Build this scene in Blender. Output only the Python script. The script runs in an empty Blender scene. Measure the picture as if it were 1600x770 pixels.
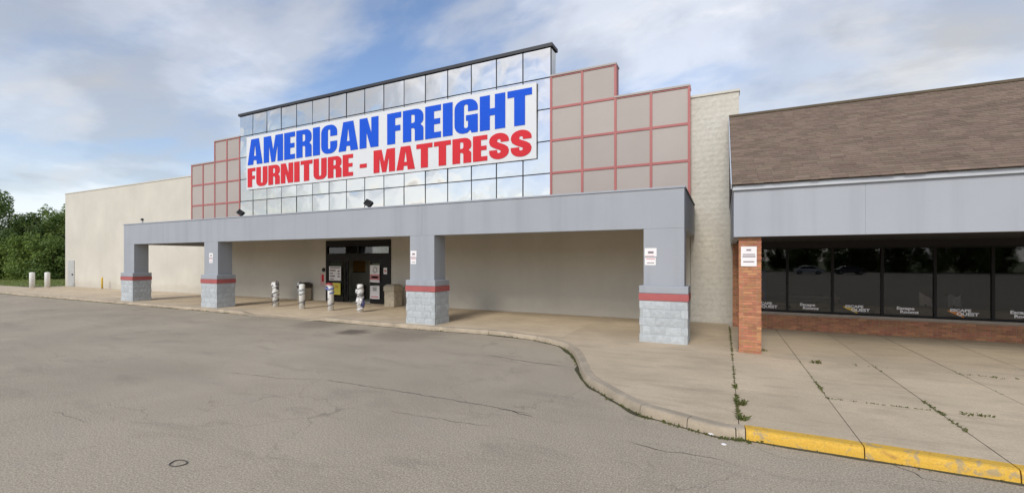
import bpy, bmesh, math, random
from mathutils import Vector, Matrix, noise
random.seed(7)
R = math.radians
S = bpy.context.scene
C = S.collection

# ------------------------------------------------------------------ camera
CAM_H = 2.5                      # roof-mounted street camera, metres over the asphalt
F_PX, HORIZON, YAW = 684.0, 406.0, R(25.76)
cd = bpy.data.cameras.new('camera')
cam = bpy.data.objects.new('camera', cd); C.objects.link(cam)
cd.sensor_width = 36.0; cd.lens = 36.0 * F_PX / 1600.0
cd.shift_y = (HORIZON - 385.0) / 1600.0
cd.clip_start = 0.1; cd.clip_end = 3000.0
cam.location = (0, 0, CAM_H); cam.rotation_euler = (R(90), 0, YAW)
S.camera = cam

# ------------------------------------------------------------------ world / sky
SUN_EL, SUN_AZ = R(36), R(181)      # azimuth clockwise from +Y: behind the camera, square on to the shop front
w = bpy.data.worlds.new('World'); S.world = w; w.use_nodes = True
nt = w.node_tree; nt.nodes.clear()
def N(t, typ, **kw):
    n = t.nodes.new(typ)
    for k, v in kw.items():
        if k.startswith('i_'): n.inputs[k[2:].replace('_', ' ')].default_value = v
        else: setattr(n, k, v)
    return n
def L(t, a, b): t.links.new(a, b)
def mathn(t, op, a, b=None, clamp=False):
    n = t.nodes.new('ShaderNodeMath'); n.operation = op; n.use_clamp = clamp
    for i, v in enumerate((a, b)):
        if v is None: continue
        if isinstance(v, (int, float)): n.inputs[i].default_value = v
        else: t.links.new(v, n.inputs[i])
    return n.outputs[0]
def mixc(t, fac, a, b, mode='MIX'):
    n = t.nodes.new('ShaderNodeMix'); n.data_type = 'RGBA'; n.blend_type = mode
    for i, v in ((0, fac), (6, a), (7, b)):
        if isinstance(v, (int, float)): n.inputs[i].default_value = v
        elif isinstance(v, (tuple, list)): n.inputs[i].default_value = (*v[:3], 1)
        else: t.links.new(v, n.inputs[i])
    return n.outputs[2]
def ramp(t, fac, stops, interp='LINEAR'):
    n = t.nodes.new('ShaderNodeValToRGB'); n.color_ramp.interpolation = interp
    e = n.color_ramp.elements
    while len(e) < len(stops): e.new(0.5)
    for el, (p, c) in zip(e, stops):
        el.position = p
        el.color = (c, c, c, 1) if isinstance(c, (int, float)) else (*c[:3], 1)
    t.links.new(fac, n.inputs[0])
    return n.outputs[0]
SKY_STR = 0.10
sky = N(nt, 'ShaderNodeTexSky', sky_type='NISHITA', sun_disc=False, sun_elevation=SUN_EL, sun_rotation=SUN_AZ,
        air_density=1.0, dust_density=0.6, ozone_density=1.6)
tc = N(nt, 'ShaderNodeTexCoord')
sep = N(nt, 'ShaderNodeSeparateXYZ'); L(nt, tc.outputs['Generated'], sep.inputs[0])
zz = mathn(nt, 'ADD', mathn(nt, 'MAXIMUM', sep.outputs['Z'], 0.0), 0.22)
cx = mathn(nt, 'DIVIDE', sep.outputs['X'], zz); cy = mathn(nt, 'DIVIDE', sep.outputs['Y'], zz)
cv = N(nt, 'ShaderNodeCombineXYZ'); L(nt, cx, cv.inputs[0]); L(nt, cy, cv.inputs[1])
mp = N(nt, 'ShaderNodeMapping'); L(nt, cv.outputs[0], mp.inputs[0])
mp.inputs['Rotation'].default_value = (0, 0, R(28)); mp.inputs['Scale'].default_value = (0.68, 1.0, 1.0)
mp.inputs['Location'].default_value = (3.56, -18.62, 0.0)
n1 = N(nt, 'ShaderNodeTexNoise', i_Scale=0.75, i_Detail=8.0, i_Roughness=0.55, i_Distortion=0.25)
L(nt, mp.outputs[0], n1.inputs['Vector'])
cover = ramp(nt, n1.outputs['Fac'], [(0.41, 0.0), (0.53, 0.62), (0.64, 0.97)], 'EASE')
mp2 = N(nt, 'ShaderNodeMapping'); L(nt, cv.outputs[0], mp2.inputs[0]); mp2.inputs['Location'].default_value = (2.26, 5.69, 1.67)
n2 = N(nt, 'ShaderNodeTexNoise', i_Scale=1.25, i_Detail=7.0, i_Roughness=0.55, i_Distortion=0.2)
L(nt, mp2.outputs[0], n2.inputs['Vector'])
ccol = ramp(nt, n2.outputs['Fac'], [(0.37, (3.9, 3.94, 4.02)), (0.48, (5.1, 5.14, 5.22)), (0.60, (6.9, 6.93, 7.0))], 'EASE')
hz = mathn(nt, 'SUBTRACT', 1.0, mathn(nt, 'MULTIPLY', sep.outputs['Z'], 3.2), True)
cover2 = mathn(nt, 'MAXIMUM', cover, mathn(nt, 'MULTIPLY', hz, 0.85))
skyb = mixc(nt, 1.0, sky.outputs[0], (1.16, 1.16, 1.22), 'MULTIPLY')
bg = N(nt, 'ShaderNodeBackground'); bg.inputs[1].default_value = SKY_STR
# thin cloud scatters sunlight forward: brighter towards the sun, falling off smoothly
sv = N(nt, 'ShaderNodeVectorMath', operation='DOT_PRODUCT'); L(nt, tc.outputs['Generated'], sv.inputs[0])
sv.inputs[1].default_value = (math.sin(SUN_AZ) * math.cos(SUN_EL), math.cos(SUN_AZ) * math.cos(SUN_EL), math.sin(SUN_EL))
fwd = mathn(nt, 'ADD', mathn(nt, 'MULTIPLY', mathn(nt, 'POWER', mathn(nt, 'MAXIMUM', sv.outputs['Value'], 0.0), 2.0), 0.9), 1.0)
gl = N(nt, 'ShaderNodeVectorMath', operation='SCALE'); L(nt, ccol, gl.inputs[0]); L(nt, fwd, gl.inputs['Scale'])
L(nt, mixc(nt, cover2, skyb, gl.outputs[0]), bg.inputs[0])
wo = N(nt, 'ShaderNodeOutputWorld'); L(nt, bg.outputs[0], wo.inputs[0])

# ------------------------------------------------------------------ sun
sd = bpy.data.lights.new('sun', 'SUN'); sd.energy = 1.6; sd.angle = R(20); sd.color = (1.0, 0.95, 0.87)
sun = bpy.data.objects.new('sun', sd); C.objects.link(sun)
sdir = Vector((math.sin(SUN_AZ) * math.cos(SUN_EL), math.cos(SUN_AZ) * math.cos(SUN_EL), math.sin(SUN_EL)))
sun.rotation_euler = sdir.to_track_quat('Z', 'Y').to_euler(); sun.location = sdir * 60

S.view_settings.view_transform = 'Standard'; S.view_settings.look = 'None'
S.view_settings.exposure = 0.58; S.view_settings.gamma = 1.0; S.view_settings.use_curve_mapping = False
S.render.engine = 'CYCLES'
S.cycles.use_denoising = True; S.cycles.max_bounces = 8; S.cycles.transparent_max_bounces = 12
S.cycles.sample_clamp_indirect = 6.0

# ------------------------------------------------------------------ pixel helper
FW = Vector((-math.sin(YAW), math.cos(YAW), 0)); RT = Vector((math.cos(YAW), math.sin(YAW), 0))
def px_ground(px, py, z=0.0):
    d = (CAM_H - z) * F_PX / (py - HORIZON)
    p = (FW + RT * ((px - 800) / F_PX)) * d
    return Vector((p.x, p.y, z))

# ------------------------------------------------------------------ materials
def new_mat(name):
    m = bpy.data.materials.new(name); m.use_nodes = True
    t = m.node_tree; b = t.nodes['Principled BSDF']
    return m, t, b
def pos(t, scale=(1, 1, 1), rot=(0, 0, 0), obj=False):
    if obj: o = N(t, 'ShaderNodeTexCoord').outputs['Object']
    else: o = N(t, 'ShaderNodeNewGeometry').outputs['Position']
    m_ = N(t, 'ShaderNodeMapping'); m_.inputs['Scale'].default_value = scale; m_.inputs['Rotation'].default_value = rot
    L(t, o, m_.inputs[0]); return m_.outputs[0]
def noise_n(t, vec, scale, detail=4, rough=0.55, dist=0.0):
    n = N(t, 'ShaderNodeTexNoise', i_Scale=scale, i_Detail=detail, i_Roughness=rough, i_Distortion=dist)
    L(t, vec, n.inputs['Vector']); return n.outputs['Fac']
def bump(t, b, h, strength=0.3, dist=0.01):
    n = N(t, 'ShaderNodeBump'); n.inputs['Strength'].default_value = strength; n.inputs['Distance'].default_value = dist
    L(t, h, n.inputs['Height']); L(t, n.outputs[0], b.inputs['Normal'])
def sc(c, k): return tuple(min(1, x * k) for x in c)
MATS = {}
def painted(name, col, rough=0.6, var=0.12, scale=1.3, fine=18.0, bs=0.15, bd=0.004, streak=0.0, spec=0.4, rand=0.0, island=0.0, metallic=0.0, obj=False):
    """weathered surface: two noise layers move the base colour, optional rain streaks, per-piece variation"""
    if name in MATS: return MATS[name]
    m, t, b = new_mat(name); p = pos(t, obj=obj)
    f1 = noise_n(t, p, scale, 5); f2 = noise_n(t, p, fine, 4)
    c = mixc(t, ramp(t, f1, [(0.3, 0.0), (0.7, 1.0)]), sc(col, 1 - var), sc(col, 1 + var))
    c = mixc(t, ramp(t, f2, [(0.35, 0.0), (0.65, 0.5)]), c, sc(col, 1 - var * 0.8))
    if streak:
        f3 = noise_n(t, pos(t, (2.2, 2.2, 0.10)), 1.0, 5, 0.6)
        c = mixc(t, ramp(t, f3, [(0.48, 0.0), (0.75, streak)]), c, sc(col, 0.62))
    if rand or island:
        if rand: v = N(t, 'ShaderNodeObjectInfo').outputs['Random']
        else: v = N(t, 'ShaderNodeNewGeometry').outputs['Random Per Island']
        k = max(rand, island)
        hs = N(t, 'ShaderNodeHueSaturation'); L(t, c, hs.inputs['Color'])
        L(t, mathn(t, 'ADD', mathn(t, 'MULTIPLY', v, 2 * k), 1 - k), hs.inputs['Value'])
        v2 = mathn(t, 'FRACT', mathn(t, 'MULTIPLY', v, 7.13))
        L(t, mathn(t, 'ADD', mathn(t, 'MULTIPLY', v2, 0.03 * k / 0.3), 0.5 - 0.015 * k / 0.3), hs.inputs['Hue'])
        c = hs.outputs[0]
    L(t, c, b.inputs['Base Color'])
    b.inputs['Roughness'].default_value = rough; b.inputs['Specular IOR Level'].default_value = spec
    b.inputs['Metallic'].default_value = metallic
    if bs: bump(t, b, mathn(t, 'ADD', f2, mathn(t, 'MULTIPLY', f1, 0.5)), bs, bd)
    MATS[name] = m; return m

BEIGE = (0.565, 0.53, 0.455)
def m_asphalt():
    m, t, b = new_mat('asphalt'); p = pos(t)
    big = noise_n(t, p, 0.22, 6, 0.6, 0.4); mid = noise_n(t, pos(t, (0.6, 1.7, 1), (0, 0, R(-12))), 0.9, 7, 0.65, 0.6)
    agg = noise_n(t, p, 48, 6, 0.80); agg2 = N(t, 'ShaderNodeTexVoronoi', i_Scale=70.0); L(t, p, agg2.inputs['Vector'])
    base = (0.43, 0.362, 0.26)
    c = mixc(t, ramp(t, big, [(0.3, 0), (0.7, 1)]), sc(base, 0.80), sc(base, 1.16))
    c = mixc(t, ramp(t, mid, [(0.54, 0), (0.78, 0.62)]), c, (0.17, 0.148, 0.12))
    c = mixc(t, ramp(t, mid, [(0.22, 0.6), (0.42, 0.0)]), c, (0.34, 0.305, 0.26))
    c = mixc(t, ramp(t, agg, [(0.40, 0.6), (0.54, 0.0)]), c, (0.15, 0.125, 0.10))
    c = mixc(t, ramp(t, agg2.outputs['Distance'], [(0.05, 0.55), (0.25, 0.0)]), c, (0.50, 0.45, 0.38))
    grit = noise_n(t, p, 42, 5, 0.92)
    c = mixc(t, ramp(t, grit, [(0.53, 0.0), (0.62, 1.0)]), c, (0.62, 0.55, 0.45))
    c = mixc(t, ramp(t, grit, [(0.37, 1.0), (0.46, 0.0)]), c, (0.17, 0.14, 0.11))
    # tyre-worn lanes along the shop front and old patched areas
    lane = noise_n(t, pos(t, (0.05, 0.55, 1), (0, 0, R(3))), 1.0, 5, 0.6, 0.3)
    c = mixc(t, ramp(t, lane, [(0.52, 0.0), (0.72, 0.35)]), c, (0.25, 0.213, 0.165))
    # hairline crazing, only in patches
    vo = N(t, 'ShaderNodeTexVoronoi', feature='DISTANCE_TO_EDGE', i_Scale=0.55)
    dv = N(t, 'ShaderNodeTexNoise', i_Scale=1.6, i_Detail=6.0); L(t, p, dv.inputs['Vector'])
    va = N(t, 'ShaderNodeVectorMath', operation='MULTIPLY_ADD'); L(t, dv.outputs['Color'], va.inputs[0]); va.inputs[1].default_value = (1.1, 1.1, 0); L(t, p, va.inputs[2])
    L(t, va.outputs[0], vo.inputs['Vector'])
    gate = ramp(t, noise_n(t, p, 0.35, 4), [(0.46, 0), (0.6, 1)])
    crack = mathn(t, 'MULTIPLY', ramp(t, vo.outputs['Distance'], [(0.0, 0.38), (0.010, 0.0)]), gate)
    c = mixc(t, crack, c, (0.07, 0.062, 0.055))
    # oil stain in front of the entrance, where the gutter collects
    for (sx, sy, r, k) in ((-11.6, 11.35, 0.75, 0.75), (-9.6, 11.9, 1.9, 0.35), (-14.2, 12.1, 1.5, 0.3)):
        d = N(t, 'ShaderNodeVectorMath', operation='DISTANCE'); L(t, va.outputs[0], d.inputs[0]); d.inputs[1].default_value = (sx + .55, sy + .55, 0)
        c = mixc(t, mathn(t, 'MULTIPLY', ramp(t, mathn(t, 'DIVIDE', d.outputs['Value'], r), [(0.3, 1.0), (1.0, 0.0)], 'EASE'), k), c, (0.085, 0.065, 0.05))
    L(t, c, b.inputs['Base Color']); b.inputs['Roughness'].default_value = 0.9; b.inputs['Specular IOR Level'].default_value = 0.25
    bump(t, b, agg, 0.22, 0.008)
    return m
def m_concrete():
    m, t, b = new_mat('sidewalk_concrete'); p = pos(t)
    big = noise_n(t, p, 0.5, 6, 0.6, 0.3); fine = noise_n(t, p, 38, 5, 0.7); mid = noise_n(t, pos(t, (0.5, 1.6, 1)), 2.3, 6, 0.62)
    base = (0.60, 0.485, 0.335)
    c = mixc(t, ramp(t, big, [(0.3, 0), (0.7, 1)]), sc(base, 0.82), sc(base, 1.1))
    c = mixc(t, ramp(t, mid, [(0.50, 0), (0.76, 0.62)]), c, (0.33, 0.262, 0.18))
    c = mixc(t, ramp(t, fine, [(0.38, 0.35), (0.6, 0.0)]), c, (0.32, 0.255, 0.185))
    hs = N(t, 'ShaderNodeHueSaturation'); L(t, c, hs.inputs['Color'])
    v = N(t, 'ShaderNodeObjectInfo').outputs['Random']
    L(t, mathn(t, 'ADD', mathn(t, 'MULTIPLY', v, 0.10), 0.95), hs.inputs['Value'])
    L(t, hs.outputs[0], b.inputs['Base Color']); b.inputs['Roughness'].default_value = 0.88; b.inputs['Specular IOR Level'].default_value = 0.3
    bump(t, b, fine, 0.25, 0.004); return m
def m_yellow():
    m, t, b = new_mat('worn_yellow_paint'); p = pos(t)
    f = noise_n(t, p, 5.5, 8, 0.68, 0.5); g = noise_n(t, p, 40, 3)
    c = mixc(t, ramp(t, g, [(0.3, 0), (0.7, 1)]), (0.60, 0.34, 0.035), (0.72, 0.44, 0.06))
    c = mixc(t, ramp(t, f, [(0.545, 0), (0.62, 0.85)]), c, (0.36, 0.28, 0.16))
    c = mixc(t, ramp(t, f, [(0.33, 0.85), (0.42, 0.0)]), c, (0.40, 0.215, 0.05))
    L(t, c, b.inputs['Base Color']); b.inputs['Roughness'].default_value = 0.75; bump(t, b, f, 0.4, 0.01); return m
def m_mirror():
    m, t, b = new_mat('mirror_glass')
    b.inputs['Base Color'].default_value = (0.64, 0.615, 0.575, 1); b.inputs['Metallic'].default_value = 1.0; b.inputs['Roughness'].default_value = 0.045
    f = noise_n(t, pos(t), 0.75, 2, 0.4, 0.3); bump(t, b, f, 0.10, 0.35); return m
def m_glass(name, tint, ior=1.5):
    m, t, b = new_mat(name); t.nodes.remove(b)
    tr = N(t, 'ShaderNodeBsdfTransparent'); tr.inputs[0].default_value = (*tint, 1)
    gl = N(t, 'ShaderNodeBsdfGlossy'); gl.inputs['Roughness'].default_value = 0.01; gl.inputs[0].default_value = (0.9, 0.93, 0.95, 1)
    fr = N(t, 'ShaderNodeFresnel'); fr.inputs[0].default_value = ior
    mx = N(t, 'ShaderNodeMixShader'); L(t, mathn(t, 'MULTIPLY', fr.outputs[0], 1.35, True), mx.inputs[0]); L(t, tr.outputs[0], mx.inputs[1]); L(t, gl.outputs[0], mx.inputs[2])
    L(t, mx.outputs[0], t.nodes['Material Output'].inputs[0]); return m
def m_leaf(name, c1, c2, dark):
    m, t, b = new_mat(name)
    v = N(t, 'ShaderNodeNewGeometry').outputs['Random Per Island']
    f = noise_n(t, pos(t), 0.55, 4, 0.6)
    c = mixc(t, v, c1, c2); c = mixc(t, ramp(t, f, [(0.38, 0.75), (0.6, 0.0)]), c, dark)
    L(t, c, b.inputs['Base Color']); b.inputs['Roughness'].default_value = 0.6; b.inputs['Specular IOR Level'].default_value = 0.25
    tl = N(t, 'ShaderNodeBsdfTranslucent'); L(t, mixc(t, 0.5, c, (0.22, 0.30, 0.05)), tl.inputs[0])
    mx = N(t, 'ShaderNodeMixShader'); mx.inputs[0].default_value = 0.42
    L(t, b.outputs[0], mx.inputs[1]); L(t, tl.outputs[0], mx.inputs[2]); L(t, mx.outputs[0], t.nodes['Material Output'].inputs[0]); return m
def m_split(name, col, peel, k=0.16):
    """rough painted masonry with patches worn to bare block"""
    m, t, b = new_mat(name); p = pos(t)
    f = noise_n(t, p, 9, 6, 0.65, 0.3); g = noise_n(t, p, 32, 4)
    c = mixc(t, ramp(t, f, [(0.3, 0), (0.7, 1)]), sc(col, 0.84), sc(col, 1.1))
    c = mixc(t, ramp(t, f, [(0.55, 0), (0.72, 0.6)]), c, peel)
    v = N(t, 'ShaderNodeObjectInfo').outputs['Random']
    hs = N(t, 'ShaderNodeHueSaturation'); L(t, c, hs.inputs['Color']); L(t, mathn(t, 'ADD', mathn(t, 'MULTIPLY', v, k), 1 - k / 2), hs.inputs['Value'])
    L(t, hs.outputs[0], b.inputs['Base Color']); b.inputs['Roughness'].default_value = 0.85
    bump(t, b, mathn(t, 'ADD', f, mathn(t, 'MULTIPLY', g, 0.5)), 0.55, 0.015); return m
def m_wall():
    m, t, b = new_mat('beige_painted_block'); p = pos(t)
    br = N(t, 'ShaderNodeTexBrick', i_Scale=1.0); br.inputs['Brick Width'].default_value = 0.4; br.inputs['Row Height'].default_value = 0.2
    br.inputs['Mortar Size'].default_value = 0.006; br.inputs['Mortar Smooth'].default_value = 0.6
    L(t, pos(t, (1, 1, 1), (R(-90), 0, 0)), br.inputs['Vector'])
    f1 = noise_n(t, p, 0.35, 6, 0.6, 0.3); f2 = noise_n(t, p, 14, 4); f3 = noise_n(t, pos(t, (1.6, 1.6, 0.09)), 1.0, 6, 0.62)
    c = mixc(t, ramp(t, f1, [(0.3, 0), (0.7, 1)]), sc(BEIGE, 0.92), sc(BEIGE, 1.07))
    c = mixc(t, ramp(t, f3, [(0.52, 0.0), (0.82, 0.22)]), c, sc(BEIGE, 0.75))
    c = mixc(t, mathn(t, 'MULTIPLY', br.outputs['Fac'], 0.10), c, sc(BEIGE, 0.7))
    # splash dirt with its own ragged edge along the foot of the wall
    s2 = N(t, 'ShaderNodeSeparateXYZ'); L(t, p, s2.inputs[0])
    dz = mathn(t, 'ADD', s2.outputs['Z'], mathn(t, 'MULTIPLY', noise_n(t, p, 1.1, 6, 0.65), -0.9))
    c = mixc(t, ramp(t, dz, [(0.0, 0.22), (0.35, 0.0)]), c, (0.30, 0.25, 0.19))
    L(t, c, b.inputs['Base Color']); b.inputs['Roughness'].default_value = 0.8; b.inputs['Specular IOR Level'].default_value = 0.3
    bump(t, b, mathn(t, 'SUBTRACT', mathn(t, 'MULTIPLY', f2, 0.6), br.outputs['Fac']), 0.18, 0.006); return m

M = {}
M['asphalt'] = m_asphalt(); M['concrete'] = m_concrete(); M['yellow'] = m_yellow(); M['mirror'] = m_mirror(); M['wall'] = m_wall()
M['kerb'] = painted('kerb_concrete', (0.42, 0.345, 0.25), 0.9, 0.25, 2.0, 30, 0.4, 0.01)
M['split_beige'] = m_split('beige_split_block', BEIGE, sc(BEIGE, 0.90), 0.05)
M['beige_trim'] = painted('beige_trim', BEIGE, 0.6, 0.06)
M['split_grey'] = m_split('grey_split_block', (0.45, 0.475, 0.485), (0.52, 0.535, 0.52))
M['mortar_grey'] = painted('mortar_grey', (0.42, 0.44, 0.44), 0.9)
M['canopy'] = painted('canopy_grey_stucco', (0.335, 0.35, 0.375), 0.7, 0.05, 0.6, 40, 0.12, 0.003, streak=0.34)
M['canopy_trim'] = painted('canopy_trim', (0.34, 0.36, 0.40), 0.55, 0.06)
M['fascia'] = painted('storefront_fascia', (0.355, 0.372, 0.402), 0.55, 0.04, 0.5, 30, 0.06, 0.002, streak=0.30)
M['trim_white'] = painted('trim_pale', (0.47, 0.49, 0.52), 0.5, 0.05)
M['soffit'] = painted('soffit_dark', (0.42, 0.36, 0.28), 0.8, 0.15)
M['soffit_brown'] = painted('soffit_brown', (0.018, 0.016, 0.015), 0.7, 0.15)
M['red'] = painted('red_band', (0.40, 0.105, 0.10), 0.6, 0.12, 2.0)
M['rail'] = painted('red_rail', (0.40, 0.125, 0.115), 0.5, 0.10, 1.0)
M['panel'] = painted('tan_panel', (0.39, 0.34, 0.305), 0.55, 0.04, 0.8, 30, 0.05, 0.002, rand=0.05)
M['black'] = painted('black_metal', (0.018, 0.018, 0.019), 0.45, 0.1)
M['bronze'] = painted('dark_bronze_frame', (0.012, 0.010, 0.0095), 0.5, 0.1, spec=0.25)
M['coping'] = painted('dark_coping', (0.035, 0.036, 0.04), 0.5, 0.1)
M['banner'] = painted('banner_white', (0.66, 0.665, 0.665), 0.55, 0.025, 0.7, 10, 0.05, 0.01)
M['blue'] = painted('letter_blue', (0.010, 0.085, 0.58), 0.7, 0.04, spec=0.2)
M['redl'] = painted('letter_red', (0.60, 0.030, 0.040), 0.7, 0.04, spec=0.2)
M['glass'] = m_glass('storefront_glass', (0.62, 0.60, 0.58)); M['door_glass'] = m_glass('door_glass', (0.6, 0.6, 0.58), 1.45)
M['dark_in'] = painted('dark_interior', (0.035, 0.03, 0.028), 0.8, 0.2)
M['in_wall'] = painted('entry_interior', (0.60, 0.58, 0.49), 0.8, 0.10)
M['in_floor'] = painted('interior_floor', (0.07, 0.062, 0.055), 0.6, 0.2)
M['brick'] = painted('brick_red', (0.44, 0.195, 0.10), 0.85, 0.22, 5.0, 45, 0.45, 0.006, rand=0.24)
M['brick_i'] = painted('brick_red_islands', (0.44, 0.195, 0.10), 0.85, 0.22, 5.0, 45, 0.45, 0.006, island=0.24)
M['mortar'] = painted('brick_mortar', (0.40, 0.31, 0.23), 0.95, 0.2, 6.0)
M['sill'] = painted('limestone_sill', (0.40, 0.34, 0.28), 0.8, 0.15, 3.0)
M['shingle'] = painted('shingle_brown', (0.205, 0.150, 0.112), 0.92, 0.15, 1.2, 60, 0.4, 0.004, rand=0.15, spec=0.15)
M['shingle_i'] = painted('shingle_brown_islands', (0.205, 0.150, 0.112), 0.92, 0.15, 1.2, 60, 0.4, 0.004, island=0.15, spec=0.15)
M['deck'] = painted('roof_underlay', (0.05, 0.038, 0.03), 0.95)
M['ridge'] = painted('ridge_cap', (0.11, 0.085, 0.055), 0.9, 0.2)
M['white'] = painted('white_paint', (0.74, 0.73, 0.69), 0.5, 0.08, 3.0)
M['yel'] = painted('yellow_paint', (0.68, 0.46, 0.05), 0.6, 0.15, 4.0)
M['paper'] = painted('notice_white', (0.80, 0.77, 0.76), 0.5, 0.03)
M['pink'] = painted('notice_pink', (0.62, 0.26, 0.27), 0.6, 0.05)
M['ink'] = painted('notice_ink', (0.24, 0.19, 0.20), 0.6, 0.05)
M['bin'] = painted('bin_stone', (0.44, 0.385, 0.29), 0.9, 0.25, 6.0, 60, 0.5, 0.006)
M['bin_dark'] = painted('bin_brown', (0.075, 0.06, 0.048), 0.6, 0.15)
M['grey_door'] = painted('grey_door', (0.42, 0.42, 0.40), 0.5, 0.08)
M['bark'] = painted('bark', (0.10, 0.075, 0.055), 0.95, 0.3, 3.0, 20, 0.6, 0.02)
M['leaf_a'] = m_leaf('leaf_mid', (0.135, 0.20, 0.048), (0.20, 0.265, 0.068), (0.085, 0.135, 0.038))
M['leaf_b'] = m_leaf('leaf_dark', (0.095, 0.15, 0.045), (0.15, 0.205, 0.06), (0.065, 0.105, 0.035))
M['leaf_c'] = m_leaf('leaf_bright', (0.17, 0.245, 0.05), (0.24, 0.31, 0.075), (0.105, 0.16, 0.045))
M['grass'] = m_leaf('grass_blade', (0.20, 0.25, 0.06), (0.32, 0.34, 0.11), (0.17, 0.19, 0.07))
M['weed'] = m_leaf('weed_blade', (0.085, 0.125, 0.028), (0.19, 0.18, 0.065), (0.12, 0.11, 0.045))
M['lawn'] = painted('lawn_soil', (0.17, 0.19, 0.065), 0.95, 0.3, 0.6, 8)
M['tar'] = painted('crack_dark', (0.085, 0.076, 0.068), 0.95, 0.2, 4.0)
M['rubber'] = painted('rubber', (0.02, 0.02, 0.02), 0.8)

# ------------------------------------------------------------------ mesh helpers
def mesh_obj(name, verts, faces, mat, parent=None, smooth=False, loc=None):
    me = bpy.data.meshes.new(name); me.from_pydata([tuple(v) for v in verts], [], faces); me.update()
    return from_mesh(name, me, mat, parent, smooth, loc)
def from_mesh(name, me, mat, parent=None, smooth=False, loc=None):
    if mat is not None and not me.materials: me.materials.append(mat if not isinstance(mat, str) else M[mat])
    o = bpy.data.objects.new(name, me); C.objects.link(o)
    if smooth: me.polygons.foreach_set('use_smooth', [True] * len(me.polygons))
    if parent: o.parent = parent
    if loc: o.location = loc
    return o
def empty(name, loc=(0, 0, 0), rz=0):
    o = bpy.data.objects.new(name, None); C.objects.link(o); o.location = loc; o.rotation_euler = (0, 0, rz)
    o.empty_display_size = 0.2; return o
def tag(o, label, cat, group=None):
    o['label'] = label; o['category'] = cat
    if group: o['group'] = group
    return o
def struct(o, label=None):
    o['kind'] = 'structure'
    if label: o['label'] = label
    return o
BOXF = [(0, 3, 2, 1), (4, 5, 6, 7), (0, 1, 5, 4), (1, 2, 6, 5), (2, 3, 7, 6), (3, 0, 4, 7)]
def boxv(x0, y0, z0, x1, y1, z1):
    return [(x0, y0, z0), (x1, y0, z0), (x1, y1, z0), (x0, y1, z0), (x0, y0, z1), (x1, y0, z1), (x1, y1, z1), (x0, y1, z1)]
def boxes(name, bl, mat, parent=None, bevel=0.0, loc=None):
    v, f = [], []
    for b in bl:
        k = len(v); v += boxv(*b); f += [tuple(i + k for i in q) for q in BOXF]
    o = mesh_obj(name, v, f, mat, parent, loc=loc)
    if bevel: bev(o, bevel)
    return o
def box(name, x0, y0, z0, x1, y1, z1, mat, parent=None, bevel=0.0):
    return boxes(name, [(x0, y0, z0, x1, y1, z1)], mat, parent, bevel)
def bev(o, wd, seg=2):
    bm = bmesh.new(); bm.from_mesh(o.data)
    bmesh.ops.bevel(bm, geom=bm.edges[:], offset=wd, segments=seg, affect='EDGES', profile=0.5)
    bm.to_mesh(o.data); bm.free()
def lathe(name, prof, n, mat, parent=None, loc=(0, 0, 0), smooth=True):
    v, f = [], []
    for r, z in prof:
        for i in range(n):
            a = 2 * math.pi * i / n; v.append((r * math.cos(a), r * math.sin(a), z))
    for j in range(len(prof) - 1):
        for i in range(n):
            f.append((j * n + i, j * n + (i + 1) % n, (j + 1) * n + (i + 1) % n, (j + 1) * n + i))
    f.append(tuple(range(n - 1, -1, -1))); f.append(tuple((len(prof) - 1) * n + i for i in range(n)))
    return mesh_obj(name, v, f, mat, parent, smooth, loc)
def tube(name, pts, rad, n, mat, parent=None, smooth=True, closed=False):
    v, f = tube_geo(pts, rad, n, closed); return mesh_obj(name, v, f, mat, parent, smooth)
def tube_geo(pts, rad, n, closed=False):
    pts = [Vector(p) for p in pts]; v, f = [], []; m = len(pts)
    if not isinstance(rad, (list, tuple)): rad = [rad] * m
    for i, p in enumerate(pts):
        a = pts[i - 1] if (i > 0 or closed) else p; b_ = pts[(i + 1) % m] if (i < m - 1 or closed) else p
        d = (b_ - a).normalized(); u = d.orthogonal().normalized() if abs(d.z) > 0.99 else d.cross(Vector((0, 0, 1))).normalized(); w_ = d.cross(u)
        for k in range(n):
            t_ = 2 * math.pi * k / n; v.append(p + (u * math.cos(t_) + w_ * math.sin(t_)) * rad[i])
    for i in range(m if closed else m - 1):
        for k in range(n):
            f.append((i * n + k, i * n + (k + 1) % n, ((i + 1) % m) * n + (k + 1) % n, ((i + 1) % m) * n + k))
    if not closed: f.append(tuple(range(n - 1, -1, -1))); f.append(tuple((m - 1) * n + k for k in range(n)))
    return v, f
def copy_tree(o, parent=None):
    c = o.copy(); C.objects.link(c); c.parent = parent
    for ch in list(o.children): copy_tree(ch, c)
    return c
def loops_mesh(name, loops, depth):
    """flat glyph from outline and hole loops, given a thickness"""
    cu = bpy.data.curves.new(name, 'CURVE'); cu.dimensions = '2D'; cu.fill_mode = 'BOTH'; cu.extrude = depth
    for lp in loops:
        sp = cu.splines.new('POLY'); sp.points.add(len(lp) - 1)
        for p, (x, y) in zip(sp.points, lp): p.co = (x, y, 0, 1)
        sp.use_cyclic_u = True
    o = bpy.data.objects.new(name, cu); C.objects.link(o)
    me = bpy.data.meshes.new_from_object(o.evaluated_get(bpy.context.evaluated_depsgraph_get()))
    bpy.data.objects.remove(o); bpy.data.curves.remove(cu); me.name = name; return me
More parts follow.
